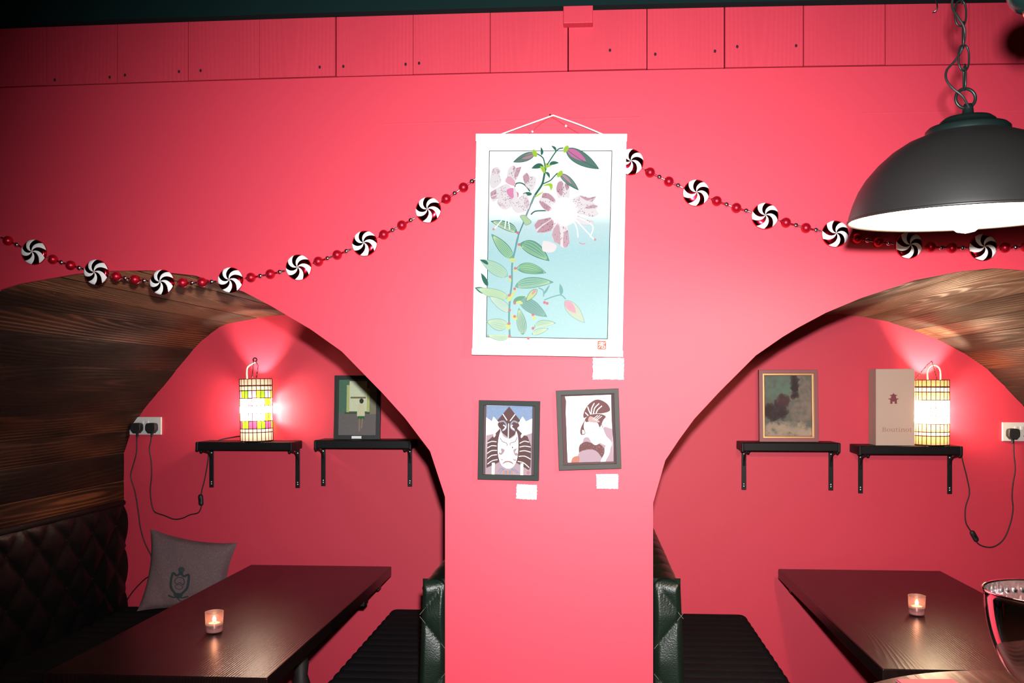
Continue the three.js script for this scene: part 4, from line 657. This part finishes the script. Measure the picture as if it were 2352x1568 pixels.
// ================================================================ CUSHION AND CANDLES
{
  const o = thing('cushion', 'grey linen cushion printed with a dark crest, propped in the left alcove', 'cushion', [-1.834, 0.525, -1.36]);
  const W = 0.40, H = 0.345;
  const shape = (s) => grid(30, 30, (u, v) => {
    const a = (u * 2 - 1) * s, b = v * 2 - 1, pin = (q) => 1 - 0.13 * (1 - q * q);                  // sides drawn in, corners sharp
    const x = a * W / 2 * pin(b), y = H / 2 + b * H / 2 * pin(a) + 0.012 * a * b * -1 - 0.006 * a, e = Math.max(0, (1 - a * a) * (1 - b * b));
    const z = s * (0.066 * e ** 0.42 + 0.0035 * Math.sin(9 * a + 5 * b) * e ** 0.5 * (1 - e) * 2.2) ; return [x, y, z, (a + 1) / 2, v];
  });
  const weave = (lin) => { const w = []; return dataTex(256, 256, (u, v, i, j) => { const b = byte(0.5 + 0.2 * ((i + j) % 2 ? 1 : -1) + 0.3 * noise.noise(u * 60, v * 60, 2)); return [b, b, b]; }, false, [3, 3]); };
  const bm = weave();
  const crest = canvasTex(300, 300, 3, (c) => {
    c.fillStyle = 'rgb(108,84,86)'; c.fillRect(0, 0, 300, 300); const R = rng(3); for (let i = 0; i < 9000; i++) { c.fillStyle = R() > 0.5 ? 'rgba(255,250,245,0.07)' : 'rgba(60,50,50,0.08)'; c.fillRect(R() * 300, R() * 300, R() > 0.5 ? 3 : 0.8, R() > 0.5 ? 0.8 : 3); }
    c.translate(140, 196); c.scale(1.18, 1.12); const k = 'rgb(38,52,52)'; c.globalAlpha = 0.92;
    smooth(c, [-26, -38, -12, -32, 0, -40, 12, -32, 26, -38, 27, 4, 18, 26, 0, 42, -18, 26, -27, 4], null, k, 8);
    smooth(c, [-14, -18, -4, -26, 8, -24, 15, -12, 12, 2, 2, -6, -8, 0, -15, -6], null, k, 3); smooth(c, [-12, 8, 0, 2, 12, 10, 4, 20, -6, 18], null, k, 2.5);
    c.fillStyle = k; c.globalAlpha = 0.75; c.beginPath(); c.arc(0, -56, 11, 0, 7); c.fill(); c.globalAlpha = 0.9; c.fillRect(-8, -47, 16, 5); smooth(c, [-14, 40, 0, 34, 14, 40, 8, 50, 0, 58, -8, 50], k); smooth(c, [-28, 46, -12, 52, 0, 48, 12, 52, 28, 46], null, k, 6, false); smooth(c, [0, 52, 4, 62, 14, 66], null, k, 4, false);
  });
  part('front_cover', shape(1), std({ map: crest, roughness: 0.95, bumpMap: bm, bumpScale: 0.0006 }), o);
  part('back_cover', shape(-1), std({ color: rgb(0.28, 0.23, 0.22), roughness: 0.95, bumpMap: bm, bumpScale: 0.0006 }), o);
  o.rotation.set(-0.22, 0.12, -0.055);
}
const cupGlass = lathe([[0, 0.002], [0.024, 0.002], [0.0262, 0.006], [0.0288, 0.062], [0.0292, 0.066], [0.0285, 0.0665]], 40);
const cupFoot = lathe([[0, 0.0015], [0.0235, 0.0015], [0.0252, 0.005], [0.0256, 0.011], [0.024, 0.013], [0, 0.013]], 40);
function candle(label, x, z, k) {
  const o = thing('candle_holder', label, 'candle', [x, 0.7505, z]);
  part('glass_cup', cupGlass, M.glass, o); part('glass_foot', cupFoot, phys({ color: rgb(0.9, 0.85, 0.85), transmission: 0.7, roughness: 0.15, thickness: 0 }), o);
  part('rim', new THREE.TorusGeometry(0.0288, 0.0009, 6, 40).rotateX(Math.PI / 2).translate(0, 0.0665, 0), M.glass, o);
  const t = part('tealight', lathe([[0, 0.014], [0.0185, 0.014], [0.0190, 0.016], [0.0192, 0.031], [0.0186, 0.031], [0.0182, 0.027], [0, 0.027]], 32), M.tin, o);
  part('wax', new THREE.CylinderGeometry(0.0181, 0.0181, 0.002, 32).translate(0, 0.0285, 0), M.wax, t);
  part('wick', new THREE.CylinderGeometry(0.0007, 0.0007, 0.006, 6).translate(0, 0.032, 0), M.rubber, t);
  part('flame', at(lathe([[0, 0], [0.0040, 0.002], [0.0064, 0.006], [0.0058, 0.011], [0.003, 0.017], [0, 0.021]], 16), 0, 0.034, 0), M.flame, o);
  const L = new THREE.PointLight(rgb(1, 0.55, 0.26), k, 0, 2); L.position.set(0, 0.041, 0); L.castShadow = true; L.shadow.radius = 0.25; L.name = 'flame_light'; o.add(L);
}
candle('small glass cup with a burning tealight on the left table', -1.2109, -0.2838, 0.012);
candle('small glass cup with a burning tealight on the right table', 1.1345, -0.6403, 0.012);

// ================================================================ GARLANDS
const discBody = lathe([[0, -0.0125], [0.02, -0.0115], [0.031, -0.0075], [0.0365, -0.001], [0.0368, 0.001], [0.0352, 0.005], [0.03, 0.0085], [0.02, 0.0115], [0, 0.013]], 56).rotateX(Math.PI / 2);
const discZ = (r) => { const P = [[0, 0.013], [0.02, 0.0115], [0.03, 0.0085], [0.0352, 0.005], [0.0368, 0.001]]; for (let i = 1; i < P.length; i++) if (r <= P[i][0]) { const t = (r - P[i - 1][0]) / (P[i][0] - P[i - 1][0]); return P[i - 1][1] + t * (P[i][1] - P[i - 1][1]); } return 0.001; };
const swirl = (() => {
  const f = (u, v) => { const r = 0.0004 + v * 0.0358, w = 0.27 + 0.06 * v - 0.1 * Math.max(0, v - 0.8), a = -1.05 * v ** 1.1 + (u - 0.5) * 2 * w + (v < 0.15 ? 0 : 0), lip = 0.0011 * Math.sqrt(Math.max(0, 1 - (2 * u - 1) ** 4)); return [Math.cos(a) * r, Math.sin(a) * r, discZ(r) + 0.0003 + lip, u, v]; };
  return grid(8, 26, f);
})();
const bigBead = new THREE.SphereGeometry(0.0138, 24, 16), smallBead = new THREE.SphereGeometry(0.0072, 16, 12);
const bugle = new THREE.CylinderGeometry(0.0026, 0.0026, 0.0085, 10), seedBead = new THREE.SphereGeometry(0.0036, 10, 8);
function garland(label, discs, before, after, turn) {
  const o = thing('garland', label, 'garland', [discs[0][0], discs[0][1], 0]); const o0 = V(discs[0][0], discs[0][1], 0);
  const put = (name, g, m, x, y, z = 0.016, rz = 0) => { const p = part(name, g, m, o); p.position.set(x - o0.x, y - o0.y, z); p.rotation.z = rz; return p; };
  const line = [];
  const item = (kind, x, y, a) => {
    line.push([x - o0.x, y - o0.y, 0.016]);
    if (kind === 'big') put('red_bead', bigBead, M.beadRed, x, y);
    else if (kind === 'small') put('silver_bead', smallBead, M.beadSilver, x, y);
    else if (kind === 'redtube') put('bugle_bead', bugle, M.tubeRed, x, y, 0.016, a - Math.PI / 2);
    else if (kind === 'seed') put('seed_bead', seedBead, M.tubeRed, x, y);
    else put('bugle_bead', bugle, M.beadSilver, x, y, 0.016, a - Math.PI / 2);
  };
  const seg = (A, B, from = 0, to = 1) => {
    const a = Math.atan2(B[1] - A[1], B[0] - A[0]), sag = 0.004;
    for (const [t, kind] of [[0.235, 'seed'], [0.30, 'big'], [0.382, 'redtube'], [0.44, 'small'], [0.497, 'silvertube'], [0.585, 'big'], [0.665, 'redtube'], [0.725, 'small'], [0.775, 'silvertube']]) if (t >= from && t <= to) item(kind, A[0] + (B[0] - A[0]) * t, A[1] + (B[1] - A[1]) * t - sag * Math.sin(Math.PI * t), a);
  };
  if (before) seg(before, discs[0], 0.4, 1);
  discs.forEach((d, i) => {
    const b = put('candy_disc', discBody, M.candyRed, d[0], d[1], 0.0155); b.rotation.z = turn[i % turn.length];
    b.rotation.x = 0.05 * Math.sin(i * 2.1); b.rotation.y = 0.06 * Math.cos(i * 1.7);
    for (let k = 0; k < 5; k++) part('swirl_stripe', swirl, M.candyWhite, b).rotation.z = k * 2 * Math.PI / 5;
    line.push([d[0] - o0.x, d[1] - o0.y, 0.0155]);
    if (i + 1 < discs.length) seg(d, discs[i + 1]);
  });
  if (after) seg(discs.at(-1), after, 0, 0.8);
  part('thread', tube(line, 0.0009, line.length * 4, 5), M.redThread, o);
  return o;
}
const leftDiscs = [[-1.616, 1.9346, 0.015], [-1.4285, 1.8747, 0.015], [-1.2324, 1.8442, 0.015], [-1.0304, 1.849, 0.015], [-0.8315, 1.8837, 0.015], [-0.6397, 1.9503, 0.015], [-0.457, 2.0435, 0.015], [-0.2858, 2.1569, 0.015]];
const rightDiscs = [[0.113, 2.1704, 0.015], [0.2951, 2.0815, 0.015], [0.4839, 2.0151, 0.015], [0.6744, 1.9636, 0.015], [0.8726, 1.9305, 0.015], [1.0699, 1.9226, 0.015], [1.2664, 1.9302, 0.015]];
garland('left garland of peppermint swirl discs and red beads, sagging across the left arch', leftDiscs, [-1.8077, 2.0268, 0.015], null, [0.25, 0.3, 0.4, 0.35, 0.75, 0.7, 0.6, 0.4]);
garland('right garland of peppermint swirl discs and red beads, running down behind the hanging lamp', rightDiscs, null, null, [0.2, 0.4, 0.35, 0.5, 0.45, 0.4]);
// the ends of both garlands hang from the poster's nail on red thread
for (const [label, run, beads] of [['red thread and bead from the nail to the left garland, above the poster', [[-0.1114, 2.303, 0.009], [-0.1409, 2.2826, 0.009], [-0.1631, 2.2609, 0.009], [-0.1729, 2.2451, 0.009], [-0.2272, 2.2043, 0.009], [-0.2865, 2.1584, 0.009]], [[[-0.1618, 2.2621, 0.009]][0], [[-0.1692, 2.2512, 0.009]][0]]], ['red thread and bead from the nail to the right garland, above the poster', [[-0.109, 2.3029, 0.009], [-0.0893, 2.2915, 0.009], [-0.0673, 2.2764, 0.009], [-0.0159, 2.2461, 0.009], [0.0549, 2.2058, 0.009], [0.1132, 2.1719, 0.009]], [[[-0.0673, 2.2764, 0.009]][0], [[-0.0147, 2.2461, 0.009]][0]]]]) {
  const o = thing('garland_thread', label, 'thread'); part('thread', tube(run, 0.0009, 40, 5), M.redThread, o);
  part('seed_bead', seedBead, M.plastic, o).position.set(...beads[0]); part('silver_bead', smallBead, M.beadSilver, o).position.set(...beads[1]);
}

// ================================================================ PENDANT LAMP
{
  const z = 0.985, rimY = 1.54 + 385 / 2000 * 1.432 + 0.008;
  const o = thing('pendant_lamp', 'large black domed metal pendant lamp on a chain, lit, white inside', 'lamp', [0.6189, 1.8163, z]);
  o.position.y += 0.008; const K = 0.000714, pt = (r, y) => [r * K * 0.945, (507 - y) * K * 0.93];
  const shade = new THREE.Group(); shade.name = 'shade_group';
  const outer = lathe([[273, 512], [271, 500], [262, 470], [250, 440], [232, 410], [205, 378], [172, 348], [138, 326], [96, 309]].map((p) => pt(...p)), 96);
  const inner = lathe([[272.5, 513.5], [268, 500], [258, 470], [246, 440], [228, 411], [201, 381], [168, 352], [120, 328], [60, 320], [0, 320]].map((p) => pt(...p)).reverse(), 96);
  const tiltX = 0.062, tiltZ = 0.008;
  const tiltOf = (m) => { m.rotation.set(tiltX, 0, tiltZ); return m; };
  tiltOf(part('shade', outer, M.shade, o)); tiltOf(part('shade_lining', inner, M.shadeInside, o));
  tiltOf(part('rim', new THREE.TorusGeometry(272.8 * K * 0.945, 0.0022, 8, 96).rotateX(Math.PI / 2).translate(0, -0.0042, 0), M.shade, o));
  tiltOf(part('cap', lathe([[96, 309], [95, 298], [88, 291], [66, 287], [62, 277], [52, 269], [30, 265], [14, 264], [12, 246], [9, 236], [0, 236]].map((p) => pt(...p)), 64), M.verdigris, o));
  tiltOf(part('lamp_holder', at(new THREE.CylinderGeometry(0.02, 0.024, 0.09, 24), 0, 0.095, 0), M.iron, o));
  tiltOf(part('bulb', at(lathe([[0, -0.034], [0.014, -0.031], [0.027, -0.02], [0.033, -0.003], [0.031, 0.014], [0.02, 0.034], [0.014, 0.05], [0, 0.05]], 32), 0, 0.004, 0), M.pendantBulb, o));
  const L = new THREE.PointLight(rgb(1, 0.63, 0.41), 4.5, 0, 2); L.position.set(0, 0.004, 0); L.castShadow = true; L.shadow.radius = 1.5; L.name = 'pendant_light'; o.add(L);
  // ring, chain and flex
  const q = (px, py, dz = 0) => [(px - 2226) * K, (487 - py) * K, dz];
  const top = [(507 - 240) * K * Math.sin(-tiltZ), 0, (507 - 240) * K * Math.sin(tiltX)];
  const Q = (px, py, dz = 0) => { const a = q(px, py, dz); return [a[0], a[1], a[2] + top[2]]; };
  part('ring', at(new THREE.TorusGeometry(22 * K, 0.0026, 10, 32), ...Q(2218, 223)), M.verdigris, o);
  const link = (w, h) => tube(Array.from({ length: 16 }, (_, i) => { const a = i / 16 * 2 * Math.PI; return [Math.sign(Math.cos(a)) * Math.abs(Math.cos(a)) ** 0.75 * w, Math.sign(Math.sin(a)) * Math.abs(Math.sin(a)) ** 0.85 * h, 0]; }), 0.0016, 40, 8, true);
  [[2216, 175, 1.35], [2214, 130, 0.2], [2213, 78, 1.25], [2207, 28, 0.1], [2210, -24, 1.4], [2210, -76, 0.15], [2210, -128, 1.4]].forEach(([px, py, turn]) => { const m = part('chain_link', link(13 * K, 29 * K), M.verdigris, o); m.position.set(...Q(px, py)); m.rotation.y = turn; });
  part('flex', tube([Q(2222, 246, 0.006), Q(2203, 224, 0.014), Q(2183, 205, 0.012), Q(2172, 182, 0.006), Q(2176, 158), Q(2197, 134, -0.004), Q(2212, 108, -0.003), Q(2210, 70, 0.01), Q(2196, 40, 0.008), Q(2188, 10, 0), Q(2200, -40), Q(2212, -90, 0.01), Q(2210, -160)], 0.0020, 120, 8), M.rubber, o);
  part('ceiling_rose', at(lathe([[0, 0], [0.02, 0], [0.045, 0.02], [0.05, 0.034], [0, 0.034]], 32), 0, 2.858 - rimY - 0.034, top[2]), M.iron, o);
  part('chain_stem', rod([0, (487 + 150) * K, top[2]], [0, 2.83 - rimY, top[2]], 0.003), M.iron, o);
}

// ================================================================ FOREGROUND: ROUND TABLE, BOWL, NAPKIN
{
  const o = thing('round_table', 'round glossy wooden bar table at the bottom right edge, silver bowl standing on it', 'table', [0.775, 0, 1.18]);
  const topTex = woodPair(23.1, [0.004, 0.002, 0.002], [0.06, 0.022, 0.020], 1024, 1024, 0.95, 0.95, 1.6, 40);
  for (const t of [topTex.map, topTex.bump]) t.offset.set(0.5, 0.5);
  const g = lathe([[0, 0.955], [0.415, 0.955], [0.436, 0.962], [0.446, 0.978], [0.442, 0.992], [0.432, 1.0], [0, 1.0]], 96);
  part('tabletop', metricUV(toCreasedNormals(g, 0.6)), phys({ map: topTex.map, roughness: 0.28, bumpMap: topTex.bump, bumpScale: 0.0005 }), o);
  part('pillar', lathe([[0, 0.03], [0.05, 0.03], [0.045, 0.1], [0.035, 0.4], [0.045, 0.9], [0.12, 0.955], [0, 0.955]], 32), M.tableEdge, o);
  part('foot', lathe([[0, 0], [0.28, 0], [0.28, 0.012], [0.1, 0.035], [0, 0.04]], 48), M.iron, o);
}
{
  const o = thing('metal_bowl', 'silver footed bowl with a hammered inside, on the round table at the right edge', 'bowl', [0.662, 1.0005, 1.155]);
  const R = 0.083, yr = 0.240, prof = (t) => { const a = t * Math.PI / 2; return [R * Math.sin(a) ** 0.8 * (0.985 + 0.015 * t), 0.098 + (yr - 0.098) * (1 - Math.cos(a) ** 1.0) ** 0.95]; };
  const shell = []; for (let i = 0; i <= 30; i++) shell.push(prof(0.02 + 0.98 * i / 30));
  part('bowl_outside', lathe([[0.0, 0.0], [0.052, 0.0], [0.054, 0.004], [0.03, 0.012], [0.012, 0.03], [0.010, 0.07], [0.014, 0.09], ...shell, [R + 0.0028, yr + 0.001], [R + 0.0022, yr + 0.004], [R - 0.001, yr + 0.004]], 96), M.mirror, o);
  part('hammered_inside', grid(300, 90, (u, v) => {
    const a = -u * 2 * Math.PI, t = 0.02 + 0.98 * v, [r, y] = prof(t), row = v * 11, k = Math.floor(row), n = Math.max(5, Math.round(40 * Math.sin(t * Math.PI / 2)));
    const fu = ((u * n + (k % 2) * 0.5) % 1) - 0.5, fv = row - k - 0.5, d = Math.min(1, Math.sqrt(fu * fu + fv * fv) * 2), dent = 0.0014 * (1 - d * d);
    const q = r - 0.0022 + dent * 0.8; return [Math.cos(a) * q, y + 0.0018 - dent * 0.5, Math.sin(a) * q];
  }), M.hammered, o);
}
{
  const o = thing('card', 'pale pink card lying on the round table at the lower right edge', 'card', [0.615, 1.0008, 0.865]);
  part('leaf', at(box(0.107, 0.0025, 0.09, 0.0012), 0, 0.0014, 0), std({ color: rgb(0.17, 0.04, 0.06), roughness: 0.6 }), o);
  part('leaf', at(box(0.105, 0.0022, 0.088, 0.001), 0.001, 0.0038, 0.001), std({ color: rgb(0.19, 0.05, 0.07), roughness: 0.6 }), o);
  o.rotation.y = 0.05;
}
// ================================================================ SMALL THINGS UNDER THE BEAM
{
  const o = thing('cup_hook', 'tiny metal hook under the dark beam, left of the lamp chain', 'hook', [0.9343, 2.5632, 0.036]);
  part('hook', tube([[0.002, 0.03, 0.0], [0.002, 0.012, 0.012], [0.0, 0.0, 0.018], [-0.004, -0.008, 0.016], [-0.010, -0.008, 0.012]], 0.0018, 24, 6), M.steel, o);
}
{
  const o = thing('bauble', 'dark glossy hanging ball with a brass tip, cut by the top right corner', 'ornament', [0.5378, 2.0244, 1.36]);
  part('ball', new THREE.SphereGeometry(0.0262, 32, 20), std({ color: rgb(0.006, 0.02, 0.018), roughness: 0.2, metalness: 0.4 }), o);
  part('tip', at(new THREE.SphereGeometry(0.006, 14, 10).scale(1, 1.2, 1), -0.004, -0.0275, 0.004), std({ color: rgb(0.75, 0.6, 0.28), roughness: 0.25, metalness: 1 }), o);
  part('cord', rod([0, 0.025, 0], [0, 2.86 - o.position.y, 0], 0.0012, 6), M.rubber, o);
}

scene.traverse((m) => { if (m.isMesh) { m.castShadow = true; m.receiveShadow = true; } });
renderer.render(scene, camera);
